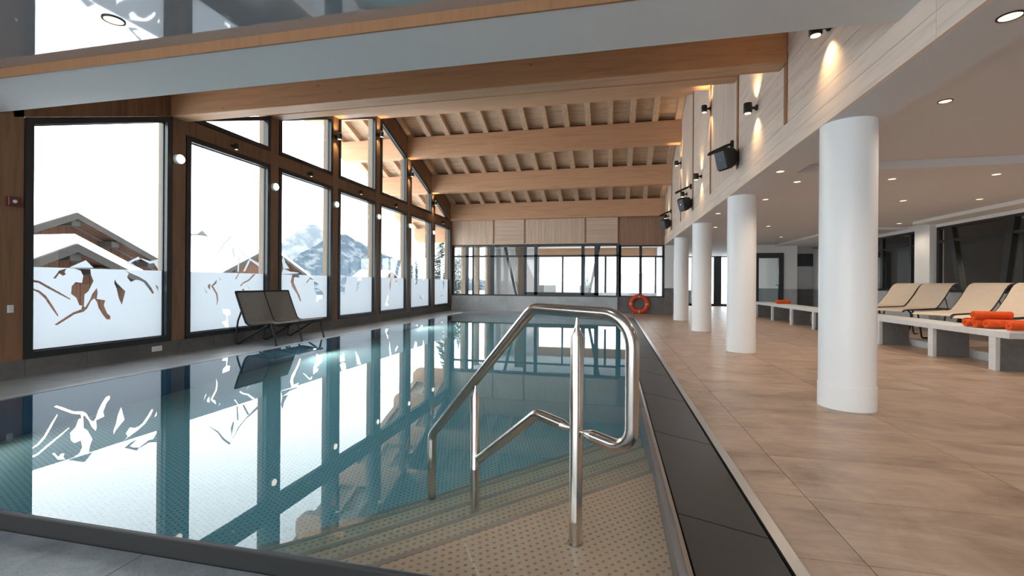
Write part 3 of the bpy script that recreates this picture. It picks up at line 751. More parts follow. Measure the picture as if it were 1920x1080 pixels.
# far lounge opening with black framed glazing
bgz = empty('window_15', kind='structure')
Y2 = 24.5
for b in ((2.3, 6.0, Y2, Y2+.08, 2.45, 2.6), (2.3, 6.0, Y2, Y2+.08, 0, .12), (4.95, 5.3, Y2-.05, Y2+.1, 0, 2.5), (3.9, 4.0, Y2, Y2+.08, .1, 2.5), (5.9, 6.0, Y2, Y2+.08, .1, 2.5), (2.3, 2.4, Y2, Y2+.08, .1, 2.5)):
    mk('mullion', MB().box(*b), 'black', bgz)
for a, b in ((2.4, 3.9), (4.0, 4.95), (5.3, 5.9)): mk('pane', MB().box(a, b, Y2+.03, Y2+.045, .12, 2.45), 'glass', bgz)
mk('wall_lounge', MB().box(6.0, 6.2, 17.9, 24.6, 0, 2.5), 'white', kind='structure')
sh = empty('outside_shelter', (4.55, 27, 0), 'pale wall with dark plinth outside behind the far black glazing', 'wall')
mk('panel', MB().box(-.5, .5, 0, .3, .75, 2.9), 'ceil', sh); mk('plinth', MB().box(-.5, .5, -.02, .3, 0, .75), 'matte_black', sh)

# right wall with dark glazing
wr2 = empty('wall_right', kind='structure')
X7 = 7.0
mk('wall_panel', MB().box(X7, X7+.15, -3, 5.0, 0, 2.6).box(X7, X7+.15, 5.0, 18.3, 2.36, 2.5).box(X7, X7+.15, 14.6, 18.3, .93, 2.4), 'white', wr2)
for a, b in ((5.0, 7.3), (7.3, 9.6), (9.6, 11.85), (12.4, 14.6), (14.6, 16.5), (16.5, 18.3)): mk('stone_slab', MB().box(X7-.01, X7+.12, a+.002, b-.002, 0, .93), 'stone_grey', wr2)
mk('pilaster', MB().box(X7-.12, X7+.15, 11.90, 12.42, 0, 2.45), 'white', wr2)
rg = empty('window_16', kind='structure')
def rbar(y0, y1, z0, z1, x0=X7, x1=X7+.07): mk('mullion', MB().box(x0, x1, y0, y1, z0, z1), 'black', rg)
rbar(5.0, 11.88, 2.31, 2.36); rbar(5.0, 11.88, .93, .98); rbar(11.8, 11.88, .93, 2.36); rbar(5.0, 11.8, 2.01, 2.07)
rbar(12.42, 14.6, 2.31, 2.36); rbar(12.42, 14.6, .93, .98); rbar(12.42, 12.46, .93, 2.36); rbar(12.76, 12.84, .93, 2.36); rbar(13.95, 14.05, .93, 2.36); rbar(14.52, 14.6, .93, 2.36); rbar(12.42, 14.6, 2.0, 2.04)
for (yt, yb) in ((11.48, 11.18), (9.92, 10.14), (8.5, 8.2), (7.0, 7.25)):
    mk('slanted_strut', MB().prism([(X7-.01, yt-.07, 2.33), (X7-.01, yt+.07, 2.33), (X7-.01, yb+.07, .95), (X7-.01, yb-.07, .95)], (.1, 0, 0)), 'black', rg)
mk('pane', MB().box(X7+.03, X7+.042, 5.0, 11.8, .98, 2.31), 'glass', rg); mk('pane', MB().box(X7+.03, X7+.042, 12.46, 14.55, .98, 2.31), 'glass', rg)
# dim room behind the dark glazing
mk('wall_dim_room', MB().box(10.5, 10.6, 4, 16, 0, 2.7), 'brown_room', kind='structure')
dm = empty('wall_dim_side', kind='structure')
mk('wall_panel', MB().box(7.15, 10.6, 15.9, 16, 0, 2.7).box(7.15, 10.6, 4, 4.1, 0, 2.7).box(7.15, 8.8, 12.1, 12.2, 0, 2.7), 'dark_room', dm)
mk('ceiling_dim', MB().box(7.15, 10.6, 4, 16, 2.55, 2.7), 'ceil', kind='structure'); mk('floor_dim', MB().box(7.15, 10.6, 4, 16, -.1, 0), 'floor', kind='structure')
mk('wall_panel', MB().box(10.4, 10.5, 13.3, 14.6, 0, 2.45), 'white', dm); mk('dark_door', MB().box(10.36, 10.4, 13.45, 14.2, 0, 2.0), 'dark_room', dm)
for yy in (12.6, 12.05): mk('light_strip', MB().box(10.35, 10.4, yy, yy+.04, .3, 2.15), 'ceil', dm)
es = empty('exit_sign', (8.5, 12.71, 2.43), 'small green pictogram exit sign seen through right glazing', 'sign')
mk('panel', MB().box(0, .02, -.19, .19, -.075, .075), 'green_sign', es)
rs = MB()
rs.box(-.006, 0, .03, .15, -.055, .055)                         # door opening
mk('pictogram', rs, 'sign_white', es)
rm = MB(); rm.lathe([(.013, 0), (.013, .004)], (-.008, .0, .04), 'X', 10)
rm.prism([(-.008, -.02, .025), (-.008, .015, .025), (-.008, .02, -.01), (-.008, -.01, -.012)], (.005, 0, 0))
rm.prism([(-.008, -.01, -.01), (-.008, .01, -.01), (-.008, .03, -.05), (-.008, .018, -.052)], (.005, 0, 0))
rm.prism([(-.008, -.01, -.01), (-.008, .005, -.012), (-.008, -.03, -.045), (-.008, -.045, -.04)], (.005, 0, 0))
rm.prism([(-.008, -.14, 0), (-.008, -.09, .03), (-.008, -.09, -.03)], (.005, 0, 0)); rm.box(-.008, -.003, -.09, -.05, -.01, .01)
mk('running_figure', rm, 'sign_white', es)

# platform and bench
pf = empty('platform', (0, 0, 0), 'low raised lounge platform with pale kerb behind the stone bench', 'platform')
mk('kerb', MB().box(5.2, 5.28, 4.0, 16.9, 0, .11), 'terrazzo', pf)
yy = 4.0
while yy < 16.9:
    for xa, xb in ((5.28, 6.14), (6.14, 6.99)): tile_piece(xa, xb, yy, min(yy+1.12, 16.9), .12, 'floor', pf, th=.05)
    yy += 1.12
mk('bed', MB().box(5.28, 6.99, 4.0, 16.9, -.02, .07), 'grout', pf)
bn = empty('stone_bench', (4.7, 6.7, 0), 'long low pale stone bench with slab supports along the lounger platform', 'bench')
mk('bench_top', MB().box(0, .50, 0, 3.3, .42, .50), 'terrazzo', bn, bevel=.004)
mk('bench_top', MB().box(0, .50, 3.305, 6.9, .42, .50), 'terrazzo', bn, bevel=.004)
mk('bench_top', MB().box(0, .50, 6.905, 10.3, .42, .50), 'terrazzo', bn, bevel=.004)
for yy in (.2, 1.35, 2.75, 4.1, 5.5, 6.9, 8.4, 9.95):
    mk('support', MB().box(.004, .46, yy, yy+.11, 0, .42), 'terrazzo', bn); mk('support_cheek', MB().box(.05, .455, yy-.012, yy, 0, .42), 'stone_dark', bn)  # dark sheet paints in shade on the side turned away from the windows

# loungers
def make_lounger():
    t = empty('sun_lounger', (0, 0, 0), 'x', 'sun lounger', 'beige sling sun loungers in a row')
    w_ = .29
    seatp = [(0, .44), (.05, .465), (.12, .47), (.95, .485)]
    backp = [(.95, .485), (1.02, .50), (1.12, .57), (1.30, .73), (1.44, .88), (1.52, .945), (1.60, .975), (1.66, .98)]
    def sheet(prof, hw, th):
        mb = MB()
        for a, b in zip(prof, prof[1:]): mb.prism([(a[0], -hw, a[1]), (b[0], -hw, b[1]), (b[0], -hw, b[1]+th), (a[0], -hw, a[1]+th)], (0, 2*hw, 0))
        return mb
    mk('seat', sheet(seatp, w_-.02, .012), 'fabric_beige', t)
    mk('backrest', sheet(backp, w_-.02, .012), 'fabric_beige', t)
    for s_ in (-1, 1):
        mk('side_rail', MB().tube([(p[0], s_*w_, p[1]) for p in seatp]+[(1.45, s_*w_, .47)], .014, 8), 'matte_black', t, smooth=True)
        mk('back_rail', MB().tube([(p[0], s_*(w_-.015), p[1]) for p in backp], .011, 8), 'fabric_beige' if False else 'matte_black', t, smooth=True)
        mk('leg', MB().tube(fillet([(.13, s_*w_, .465), (.20, s_*(w_+.01), .42), (.30, s_*(w_+.01), 0.01), (.42, s_*w_, .01)], .05, 4), .014, 8), 'matte_black', t, smooth=True)
        mk('leg', MB().tube(fillet([(1.3, s_*w_, .47), (1.22, s_*w_, .2), (1.18, s_*w_, 0.01)], .05, 4), .014, 8), 'matte_black', t, smooth=True)
    mk('back_stay', MB().tube([(1.30, -.26, .70), (1.40, -.26, .48), (1.40, .26, .48), (1.30, .26, .70)], .009, 8), 'matte_black', t, smooth=True)
    mk('head_bar', MB().tube([(1.66, -w_+.01, .985), (1.66, w_-.01, .985)], .012, 8), 'fabric_beige', t, smooth=True)
    return t
lg = make_lounger(); lgs = []
labs = ['beige sling sun lounger farthest back, left of the square pilaster', 'beige sling sun lounger in front of the square white pilaster', 'beige sling sun lounger third from the back, behind the stacked towels',
        'beige sling sun lounger cut off by the right picture edge', 'nearest beige sun lounger, almost wholly outside the right edge']
for i, (yt, ry) in enumerate([(12.2, 30), (11.2, 31), (9.87, 30), (8.9, 30), (7.9, 30)]):
    o = lg if i == 0 else copy_tree(lg)
    a = radians(ry); o.rotation_euler.z = a; o.location = (6.66-1.62*cos(a), yt-1.62*sin(a), .127); o['label'] = labs[i]

# towels
def make_towel():
    prof = []; turns = 4.0; n = 90; r0, r1 = .007, .052
    for i in range(n+1):
        a = 2*pi*turns*i/n; r = r0+(r1-r0)*i/n; prof.append((r*cos(a), r*sin(a)))
    mb = MB(); L_ = .40; b = 0; th = .0105
    out = []
    for i in range(n+1):
        a = 2*pi*turns*i/n; r = r0+(r1-r0)*i/n
        out.append(((r)*cos(a), r*sin(a), (r+th)*cos(a), (r+th)*sin(a)))
    for i, q in enumerate(out):
        e = .004*sin(i*.9)
        mb.v += [(e, q[0], q[1]), (e, q[2], q[3]), (L_-e, q[0], q[1]), (L_-e, q[2], q[3])]
    for i in range(n):
        a, c = 4*i, 4*(i+1)
        mb.f += [(a, c, c+1, a+1), (a+2, a+3, c+3, c+2), (a, a+2, c+2, c), (a+1, c+1, c+3, a+3)]
    return mb.mesh('rolled_towel', M['towel'], True)
tm = make_towel()
tw = [(4.76, 7.50, .563, 'hindmost rolled orange towel in the bottom row of the pile'), (4.79, 7.37, .563, 'middle rolled orange towel in the bottom row of the pile'), (4.82, 7.24, .563, 'front rolled orange towel in the bottom row of the pile'),
      (4.77, 7.37, .672, 'rolled orange towel on top of the pile'), (4.82, 6.88, .563, 'rolled orange towel lying alone near the bench corner'), (4.78, 15.0, .563, 'single rolled orange towel on the far stretch of bench'),]
for x, y, z, l in tw:
    o = mk('rolled_towel', tm, None, loc=(x, y, z), label=l, cat='towel', group='rolled orange towels on the bench'); o.rotation_euler = (random.random()*6, 0, radians(-4 if y < 14 else 10))

# ---- left double chair
ch = empty('double_chair', (-5.8, 7.08, 0), 'black-framed two-seat chair with grey sling against window wall', 'chair')
def cmk(name, mb, m_, **k):
    o = mk(name, mb, m_, ch, **k); o.location = (5.8, -7.08, 0); return o
prof = [(-6.16, .885), (-6.145, .84), (-6.06, .62), (-5.99, .45), (-5.955, .375), (-5.90, .337), (-5.83, .33), (-5.62, .352), (-5.50, .368), (-5.43, .372), (-5.39, .355)]
for y in (6.45, 7.08, 7.71):
    cmk('seat_frame', MB().tube([(p[0], y, p[1]) for p in prof], .017, 8), 'matte_black', smooth=True)
    cmk('leg', MB().tube(fillet([(-6.045, y, .56), (-6.11, y, .40), (-6.165, y, .03), (-6.10, y, .015), (-5.52, y, .35)], .03, 4), .015, 8), 'matte_black', smooth=True)
    cmk('leg', MB().tube([(-5.46, y, .365), (-5.365, y, .0)], .016, 8), 'matte_black', smooth=True)
for a, b in ((6.465, 7.065), (7.095, 7.695)):
    for nm, P in (('backrest', prof[0:6]), ('seat', prof[5:11])):
        mb = MB()
        for p, q in zip(P, P[1:]): mb.prism([(p[0], a, p[1]), (q[0], a, q[1]), (q[0], a, q[1]+.006), (p[0], a, p[1]+.006)] if nm == 'seat' else [(p[0], a, p[1]), (q[0], a, q[1]), (q[0]+.006, a, q[1]+.003), (p[0]+.006, a, p[1]+.003)], (0, b-a, 0))
        cmk(nm, mb, 'fabric_grey')
cmk('top_bar', MB().tube([(-6.16, 6.45, .885), (-6.16, 7.71, .885)], .017, 8), 'matte_black', smooth=True)
cmk('front_bar', MB().tube([(-5.39, 6.45, .352), (-5.39, 7.71, .352)], .015, 8), 'matte_black', smooth=True)
cmk('cross_bar', MB().tube([(-5.94, 6.45, .35), (-5.94, 7.71, .35)], .013, 8), 'matte_black', smooth=True)

# ================================================================== LAMPS
ordn = ['nearest', 'second nearest', 'third nearest', 'fourth nearest', 'fifth nearest', 'farthest']
for i, yk in enumerate(PY[:6]):
    t = empty('porthole_lamp', (WL+.012, yk-.03, 2.82), ordn[i]+' round white glowing lamp on the window wall posts', 'wall lamp', 'round lamps on the window posts')
    mk('housing', MB().lathe([(.07, 0), (.07, .05), (.064, .055)], (0, 0, 0), 'X', 24), 'plastic_white', t, smooth=True)
    mk('diffuser', MB().lathe([(.064, .0555), (.06, .068), (.042, .078), (.01, .083)], (0, 0, 0), 'X', 24), 'lamp_white', t, smooth=True)
# cylinder up/down lamps on the upper posts and on the right wall
def updown(x, y, z, dirx, label, group, power=P_ACCENT):
    t = empty('spot_lamp', (x, y, z), label, 'wall lamp', group)
    mk('wall_plate', MB().lathe([(.035, 0), (.035, dirx*.02)], (0, 0, 0), 'X', 16), 'matte_black', t, smooth=True)
    mk('arm', MB().tube([(0, 0, 0), (dirx*.09, 0, 0)], .018, 10), 'matte_black', t, smooth=True)
    mk('housing', MB().lathe([(.046, -.065), (.05, -.06), (.05, .06), (.046, .065)], (dirx*.11, 0, 0), 'Z', 20), 'matte_black', t, smooth=True)
    mk('lens', MB().lathe([(.038, -.069), (.038, -.0652)], (dirx*.11, 0, 0), 'Z', 20), 'lamp_warm', t)
    mk('lens', MB().lathe([(.038, .0652), (.038, .069)], (dirx*.11, 0, 0), 'Z', 20), 'lamp_warm', t)
    spot('down_light', (dirx*.10, 0, -.075), power, 1.75, 1.0, (-dirx*.22, 0, -1), (1, .70, .36), .02, t)
    spot('up_light', (dirx*.10, 0, .075), power, 1.75, 1.0, (-dirx*.22, 0, 1), (1, .70, .36), .02, t)
for i, (yk, z) in enumerate(((PY[2], 4.36), (PY[3], 5.02), (PY[4], 4.40), (PY[5], 3.85))):
    updown(WL+.012, yk-.03, z, 1, ['nearest', 'second nearest', 'third nearest', 'farthest'][i]+' black up-down lamp on the upper window posts', 'up-down lamps on upper window posts', P_ACCENT*.8)
for i, (y, z, s_) in enumerate(((4.35, 3.25, 1.2), (6.35, 3.32, 1.2), (PY[2]-.10, 4.37, 1), (10.05, 3.30, 1), (11.95, 3.30, .8), (PY[4]-.1, 4.34, 1), (15.7, 3.30, .8))):
    updown(XR-.002 if i not in (2, 5) else XR-.013, y, z, -1, ['black up-down lamp high on pale wall, tucked just under white soffit', 'black up-down lamp on pale planks left of first round column top', 'black up-down lamp high on third wall batten',
           'black up-down lamp on pale wall between first and second loudspeaker', 'black up-down lamp directly above second loudspeaker', 'high black up-down lamp near the far roof beams', 'black up-down lamp above farthest loudspeaker'][i], 'up-down lamps on right wall', P_ACCENT*s_)
for i, y in enumerate((6.40, 8.33, 10.25, 12.15, 15.87)):
    t = empty('transom_spot', (WL+.004, y, 3.30), ordn[min(i, 5)]+' small black downlight on the timber transom above lower windows', 'wall lamp', 'small downlights along the window transom')
    mk('body', MB().lathe([(.028, -.05), (.03, -.045), (.03, .04), (.025, .045)], (.06, 0, 0), 'Z', 16), 'matte_black', t, smooth=True)
    mk('bracket', MB().box(0, .05, -.06, .06, -.012, .012), 'matte_black', t)
    mk('lens', MB().lathe([(.02, -.053), (.02, -.0502)], (.06, 0, 0), 'Z', 16), 'lamp_warm', t)
    spot('spot_light', (.07, 0, -.06), 2.0, 1.1, .6, (0, 0, -1), (1, .75, .45), .02, t)

# recessed downlights
def downlight(x, y, z, r, label, power, group='recessed ceiling downlights', rim='plastic_white'):
    t = empty('downlight', (x, y, z), label, 'ceiling light', group)
    mk('rim', MB().ring([(r*cos(2*pi*i/24), r*sin(2*pi*i/24), -.006) for i in range(24)], [(.84*r*cos(2*pi*i/24), .84*r*sin(2*pi*i/24), -.006) for i in range(24)], (0, 0, .008)), rim, t)
    mk('lens', MB().lathe([(.83*r, -.004), (.83*r, .002)], (0, 0, 0), 'Z', 24), 'lamp_warm', t)
    spot('light', (0, 0, -.03), power, 2.5, .8, (0, 0, -1), WARM, .06, t)
downlight(-3.34, 2.45, 2.834, .065, 'black-rimmed downlight in glossy ceiling at upper left', P_DOWN*.3, None, 'matte_black')
downlight(2.01, 2.87, 2.46, .055, 'largest black-rimmed downlight, at upper right picture corner', P_DOWN, 'recessed downlights right', 'matte_black')
downlight(2.01, 6.20, 2.46, .05, 'downlight in grey beam just left of the first column', P_DOWN*.8, 'recessed downlights right')
downlight(2.01, 9.6, 2.46, .05, 'downlight in grey beam left of the second column', P_DOWN*.6, 'recessed downlights right')
downlight(2.70, 4.49, 2.60, .05, 'black-rimmed downlight right of first column top', P_DOWN, 'recessed downlights right', 'matte_black')
PL = [(2.50, 7.05), (3.67, 7.10), (4.80, 7.05), (5.9, 7.3), (2.50, 8.4), (2.5, 12.2), (4.78, 8.93), (5.9, 9.0), (6.75, 9.5), (3.7, 12.2), (4.9, 12.2), (3.7, 15.0), (4.9, 15.0)]
pn = ['just left of first column, below the ceiling step', 'right of first column, below the ceiling step', 'second to the right of first column, near the step', 'above the first loungers near the step', 'left of first column, farther back',
      'between second and third columns', 'above the stacked towels', 'above the loungers', 'by the right picture edge under the bulkhead', 'deep in the right zone, left of the pair', 'deep in the right zone, right of the pair', 'near the glass door, left one', 'near the glass door, right one']
for i, (x, y) in enumerate(PL): downlight(x, y, 2.50, .05, 'small white-rimmed downlight '+pn[i], P_DOWN, 'small downlights in the right zone ceiling')
for i, (x, y) in enumerate(((3.4, 2.2), (3.4, -.8), (5.4, 2.2), (5.4, -.8), (5.4, 4.8))): downlight(x, y, 2.60, .05, 'small downlight in near right ceiling '+['beside the camera, pool side', 'behind the camera, pool side', 'beside the camera, window side', 'behind the camera, window side', 'above the benches, nearer than the ceiling step'][i], P_DOWN, 'near right ceiling downlights')  # out of view, added to fill the near right zone with light
for i, (x, y) in enumerate(((-1.0, -.6), (-4.5, -.6), (-1.0, 1.6))): downlight(x, y, 2.834, .065, 'black-rimmed downlight in glossy ceiling '+['just behind the camera', 'behind the camera towards the window wall', 'straight above the near deck'][i], P_DOWN*.5, 'near glossy ceiling downlights', 'matte_black')  # out of view, added to brighten the near deck and soffit
downlight(6.88-.45, 12.16, 2.44 if False else 2.50, .05, 'downlight washing the square white pilaster', P_DOWN*.5, 'small downlights in the right zone ceiling')
for i, (x, y) in enumerate(((-4.5, 19.5), (-1.5, 19.5), (-4.5, 22.5), (-1.5, 22.5))): downlight(x, y, 2.95, .05, 'small downlight in the room beyond the end glazing, '+['front left', 'front right', 'back left', 'back right'][i], P_DOWN*.6, 'downlights in room beyond')
downlight(8.4, 9.5, 2.55, .05, 'dim downlight inside the dark room behind right glazing', P_DOWN*5, None)

# loudspeakers and bars
for i, (y, z) in enumerate(((7.25, 2.94), (11.2, 2.965), (15.0, 3.0))):
    nm = ['nearest and largest', 'middle', 'farthest'][i]
    t = empty('loudspeaker', (XR, y, z), nm+' black wall loudspeaker angled towards the pool', 'loudspeaker', 'black loudspeakers on right wall')
    mb = MB(); Rm = Matrix.Rotation(radians(30), 3, 'Z') @ Matrix.Rotation(radians(-16), 3, 'Y')
    off = Vector((-.06, -.02, 0))
    prof = [(-.25, -.155), (-.25, .125), (-.21, .15), (-.06, .12), (-.01, .05), (-.01, -.08), (-.06, -.12), (-.20, -.165)]
    mb.prism([off+Rm @ Vector((p[0], -.11, p[1])) for p in prof], Rm @ Vector((0, .22, 0)))
    mk('cabinet', mb, 'matte_black', t, bevel=.02, smooth=True)
    mk('grille', MB().prism([off+Rm @ Vector((-.251, yy_, zz_)) for yy_, zz_ in ((-.095, -.14), (.095, -.14), (.095, .11), (-.095, .11))], Rm @ Vector((-.008, 0, 0))), 'anthracite', t, bevel=.003)
    mk('badge', MB().tube([off+Rm @ Vector((-.258, 0, .0)), off+Rm @ Vector((-.262, 0, .0))], .009, 10), 'chrome', t)
    mk('bracket', MB().box(-.05, -.0, -.03, .05, -.09, .06).box(-.012, 0, -.05, .07, -.13, .10), 'matte_black', t)
    bz = [.28, .40, .37][i]; by = [.28, .09, .0][i]
    b = empty('bar_fixture', (XR, y+by, z+bz), nm+' slim black bar sticking out from wall above a loudspeaker', 'fixture', 'slim black bars above the loudspeakers')
    mk('bar', MB().tube([(-.02, 0, 0), (-.10, -.005, -.035), (-.34, -.02, -.15), (-.37, -.02, -.165)], [.012, .024, .028, .014], 10), 'matte_black', b, smooth=True); mk('bracket', MB().box(-.04, 0, -.03, .03, -.07, .04), 'matte_black', b)

# small wall plates
so = empty('socket_plate', (WL, 5.12, .115), 'pale rectangular socket plate on plinth under first big window', 'socket')
mk('plate', MB().box(.0, .008, -.07, .07, -.035, .035), 'plastic_white', so); mk('cover', MB().box(.008, .014, -.055, .055, -.02, .02), 'ceil', so)
sw = empty('wall_switch', (WL-.004, 3.54, .75), 'small pale wall switch on dark boards left of first window', 'switch')
mk('plate', MB().box(0, .01, -.024, .024, -.04, .04), 'plastic_white', sw); mk('rocker', MB().box(.01, .014, -.014, .014, -.028, -.002).box(.01, .014, -.014, .014, .002, .028), 'ceil', sw)
ca = empty('alarm_box', (WL-.004, 3.55, 1.88), 'dark red alarm call point on boards left of first window', 'alarm')
mk('housing', MB().box(0, .04, -.05, .05, -.05, .05), 'red_plastic', ca, bevel=.006); mk('button', MB().lathe([(.018, .04), (.018, .046)], (0, 0, 0), 'X', 16), 'plastic_white', ca)

# ================================================================== OUTSIDE
def grid_mesh(xs, ys, fn):
    mb = MB()
    for y in ys:
        for x in xs: mb.v.append((x, y, fn(x, y)))
    n = len(xs)
    for j in range(len(ys)-1):
        for i in range(n-1): mb.f.append((j*n+i, j*n+i+1, (j+1)*n+i+1, (j+1)*n+i))
    return mb
from mathutils import noise as mn
# ================================================================== ENCLOSURE BEHIND THE CAMERA
wbk = empty('wall_back', kind='structure')  # unseen wall; its glazing is added to let in cool fill light
mk('wall_panel', MB().box(WL, 7.0, -3.15, -3.0, -.1, .2).box(WL, 7.0, -3.15, -3.0, 2.55, 2.9).box(WL, -5.6, -3.15, -3.0, .2, 2.55).box(1.4, 7.0, -3.15, -3.0, .2, 2.55), 'white', wbk)
for x in (-5.6, -3.3, -1.0, 1.33): mk('mullion', MB().box(x, x+.07, -3.1, -3.03, .2, 2.55), 'black', wbk)
for a, b in ((-5.53, -3.3), (-3.23, -1.0), (-.93, 1.33)): mk('pane', MB().box(a, b, -3.07, -3.06, .2, 2.55), 'glass', wbk)
mk('snow_bank', grid_mesh([-7+1.5*i for i in range(11)], [-40+2.3*i for i in range(17)], lambda x, y: -.3+.02*(-3-y)+.2*mn.noise(Vector((x*.2, y*.2, 9)))), 'snow', smooth=True, label='snow bank outside the glazing behind the camera', cat='snow', kind='stuff')

def ground(x, y):
    d = max(0, -8.8-x); dy = max(0, y-25)
    return -.15-.035*d-.004*dy+.12*mn.noise(Vector((x*.25, y*.25, 0)))+.8*mn.noise(Vector((x*.04, y*.04, 3)))*min(1, d/15)
xs = [-6.42-.6*i for i in range(8)]+[-12-2.2*i for i in range(30)]+[-90, -130, -200, -320]
ys = [-40+3*i for i in range(50)]+[120, 150, 200, 260, 340, 450]
mk('snowy_ground', grid_mesh(xs, ys, ground), 'snow', smooth=True, label='smooth snow field falling away outside the tall windows', cat='snow', kind='stuff')
mk('snowy_slope', grid_mesh([-6.4+2*i for i in range(14)], [24.65+2.5*i for i in range(20)], lambda x, y: -.1+.02*(y-24.6)+.25*mn.noise(Vector((x*.2, y*.2, 5)))), 'snow', smooth=True, label='snowy rise outside the end glazing', cat='snow', kind='stuff')

def chalet(name, x, yc, zr, half, slope, depth, label, wall_h=6, beams=True, vents=()):
    t = empty(name, (x, yc, 0), label, 'chalet')
    ov = .9
    ze = zr-slope*half
    # gable wall of vertical boards
    n = int(2*(half-.3)/.30)
    for i in range(n):
        a = -half+.3+i*.30; b = a+.285; m_ = lambda q: zr-.38-slope*abs(q)
        P = [(a, -wall_h), (b, -wall_h), (b, m_(b)), (a, m_(a))] if a*b > 0 else [(a, -wall_h), (b, -wall_h), (b, m_(b)), (0, m_(0)), (a, m_(a))]
        mk('board', MB().prism([(-ov, p[0], p[1]) for p in P], (-.08, 0, 0)), 'chalet', t)
    for s_ in (-1, 1):
        y1 = s_*(half+.5); z1 = zr-slope*(half+.5)
        mk('roof_slab', MB().prism([(0, 0, zr-.20), (0, y1, z1-.20), (0, y1, z1-.06), (0, 0, zr-.06)], (-depth, 0, 0)), 'grey_roof', t)
        mk('barge_board', MB().prism([(.04, 0, zr-.34), (.04, y1, z1-.34), (.04, y1, z1-.07), (.04, 0, zr-.07)], (-.05, 0, 0)), 'chalet_grey', t)
        mk('snow_cover', MB().prism([(-.12, 0, zr-.06), (-.12, y1*.99, z1-.06), (-.12, y1*.99, z1+.16), (-.12, y1*.9, zr-slope*abs(y1*.9)+.26), (-.12, 0, zr+.26)], (-depth+.2, 0, 0)), 'snow', t)
        for q in (.33, .66, 1.0):      # soffit battens under the overhang
            mk('soffit_board', MB().prism([(-ov*q+.1, 0, zr-.30), (-ov*q+.1, y1, z1-.30), (-ov*q+.1, y1, z1-.21), (-ov*q+.1, 0, zr-.21)], (-.16, 0, 0)), 'chalet', t)
    if beams:
        for q in (-.62, 0, .34, .7):
            y_ = q*half; z_ = zr-slope*abs(y_)-.36
            mk('beam_end', MB().box(-ov-.1, -.06, y_-.17, y_+.17, z_-.26, z_), 'chalet_grey', t, bevel=.02)
    for (vy, vx) in vents:
        z_ = zr-slope*abs(vy)
        mk('roof_vent', MB().box(vx, vx+.35, vy-.25, vy+.25, z_+.05, z_+.42), 'grey_roof', t)
        mk('roof_vent_snow', MB().box(vx-.03, vx+.37, vy-.28, vy+.28, z_+.42, z_+.62), 'snow', t)
    return t
chalet('chalet', -22, 14.77, 3.98, 4.6, .50, 14, 'large brown timber chalet gable with snowy roof seen through first window', vents=((1.5, -3), (3.1, -5)))
pc = chalet('chalet_porch', -17, 11.42, 2.32, 2.6, .50, 4.2, 'smaller brown timber porch gable in front of the large chalet', beams=True)
mk('balcony_rail', MB().box(-.7, -.62, -1.1, 1.1, -.75, -.68).box(-.7, -.62, -1.1, 1.1, -1.05, -1.0), 'terrazzo', pc)
chalet('chalet', -30, 35.3, 4.25, 6.0, .47, 16, 'distant brown chalet gable seen through second and third windows')
chalet('chalet', -60, 116.7, 4.4, 5.0, .5, 10, 'tiny dark gable under the mountains in fifth window', beams=False)
# big snowy roof with a small chimney house in second window
sr = empty('snowy_roof', (-34, 30, 0), 'broad snow-covered roof filling the lower part of second window', 'roof')
mk('snow_cover', MB().prism([(0, -9, 1.0), (0, 7.5, 1.0), (0, 6.0, 3.7), (0, -1.5, 4.1), (0, -5, 2.6)], (-12, 0, 0)), 'snow', sr, bevel=.15)
chm = empty('chimney', (-35, 32.5, 4.5), 'small white chimney house with dark pitched cap on the snowy roof', 'chimney')
mk('stack', MB().box(-.5, .5, -.45, .45, -.95, .55), 'snow', chm); mk('cap', MB().prism([(.55, -.6, .5), (.55, .6, .5), (.55, 0, .95)], (-1.1, 0, 0)), 'grey_roof', chm)
mk('cap_snow', MB().prism([(.5, -.45, .62), (.5, .45, .62), (.5, 0, 1.05)], (-1.0, 0, 0)), 'snow', chm)

# mountains
def ridge(name, X, pts, base, matn, label, amp, seed):
    mb = MB(); n = 150; rows = 16
    ys_ = [pts[0][0]+(pts[-1][0]-pts[0][0])*i/n for i in range(n+1)]
    def hz(y):
        for (a, za), (b, zb2) in zip(pts, pts[1:]):
            if a <= y <= b: return za+(zb2-za)*(y-a)/(b-a)
        return pts[-1][1]
    for j in range(rows+1):
        f = j/rows
        for y in ys_:
            h = hz(y); nz = mn.fractal(Vector((y*.03, f*3, seed)), .8, 2.1, 5)
            mb.v.append((X+60*(1-f)**1.0+14*nz*(1-f), y*(1+.0*f), base+(h-base)*f+amp*nz*(.35+.65*f)))
    for j in range(rows):
        for i in range(n): a = j*(n+1)+i; mb.f.append((a, a+1, a+n+2, a+n+1))
    mk(name, mb, matn, smooth=False, label=label, cat='mountain')
ridge('snowy_mountain', -300, [(140, -4), (330, 0), (366, 36), (385, 50), (402, 60), (430, 56), (461, 53), (500, 46), (560, 34), (700, 22), (900, 14)], -8, 'mount_far', 'distant pale snowy mountain range beyond the windows', 4.5, 2.2)
ridge('forested_mountain', -200, [(150, -5), (235, 2), (262, 20), (290, 33), (315, 38), (340, 33), (370, 27), (420, 20), (480, 14), (600, 9), (800, 6)], -8, 'mount_near', 'nearer blue-grey forested mountain slope below the snowy range', 2.0, 7.7)

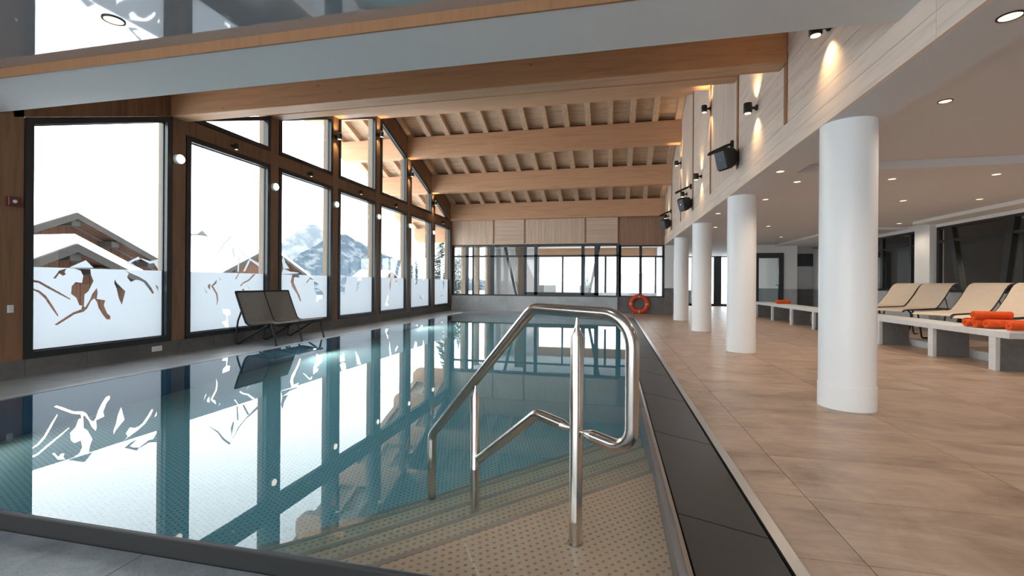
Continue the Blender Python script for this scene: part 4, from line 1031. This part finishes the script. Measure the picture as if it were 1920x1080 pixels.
# fir trees
def fir(x, y, z0, h, r, label, seed):
    rnd = random.Random(seed); t = empty('fir_tree', (x, y, z0), label, 'tree', 'fir trees outside')
    mk('trunk', MB().tube([(0, 0, 0), (0, 0, h*.96)], [.05*h*.35, .01], 8), 'bark', t)
    g, s_ = MB(), MB(); n = int(h*9)
    for i in range(n):
        f = (i+.5)/n; zc = h*(.08+.9*f); L_ = r*(1-f)**.8*(.7+.5*rnd.random()); a = rnd.random()*6.283
        for k in range(5):
            A = a+k*1.2566+rnd.uniform(-.3, .3); d = Vector((cos(A), sin(A), 0)); q = Vector((-sin(A), cos(A), 0))
            tip = d*L_+Vector((0, 0, zc-L_*.28)); b0 = Vector((0, 0, zc))
            for m in range(5):
                u = .25+.17*m; c = b0.lerp(tip, u); wd2 = L_*.24*(1.15-u*.6)
                g.quad(c-d*L_*.08, c+q*wd2+d*L_*.12-Vector((0, 0, .10)), c+d*L_*.16, c-q*wd2+d*L_*.12-Vector((0, 0, .10)))
            if rnd.random() < .7:
                c = b0.lerp(tip, .62); wd2 = L_*.2
                s_.quad(c-d*L_*.15+Vector((0, 0, .06)), c+q*wd2+Vector((0, 0, .0)), c+d*L_*.22+Vector((0, 0, .02)), c-q*wd2+Vector((0, 0, .0)))
    mk('needles', g, 'needles', t); mk('snow_patches', s_, 'snow', t)
fir(-11.2, 29.5, -1.2, 6.8, 1.5, 'snow-dusted fir tree outside the last tall window', 3)
fir(-9.2, 26.5, -.9, 4.2, 1.1, 'smaller snow-dusted fir seen through left end glazing', 5)
fir(-20, 44, -2, 6.0, 1.5, 'distant fir tree right of centre in fifth window', 8)
fir(-3.2, 60, .5, 2.0, .8, 'tiny dark fir on the snow slope beyond end glazing', 9)
sh2 = empty('snow_hut', (1.6, 44, .5), 'grey snow-covered hut on the slope beyond the end glazing', 'hut')
mk('hut_wall', MB().box(-1.0, 1.5, 0, 3, -.5, 1.6), 'seat_grey', sh2); mk('roof_snow', MB().prism([(-1.4, -.3, 1.6), (1.9, -.3, 1.6), (1.9, -.3, 2.5), (.2, -.3, 2.0)], (0, 3.6, 0)), 'snow', sh2)
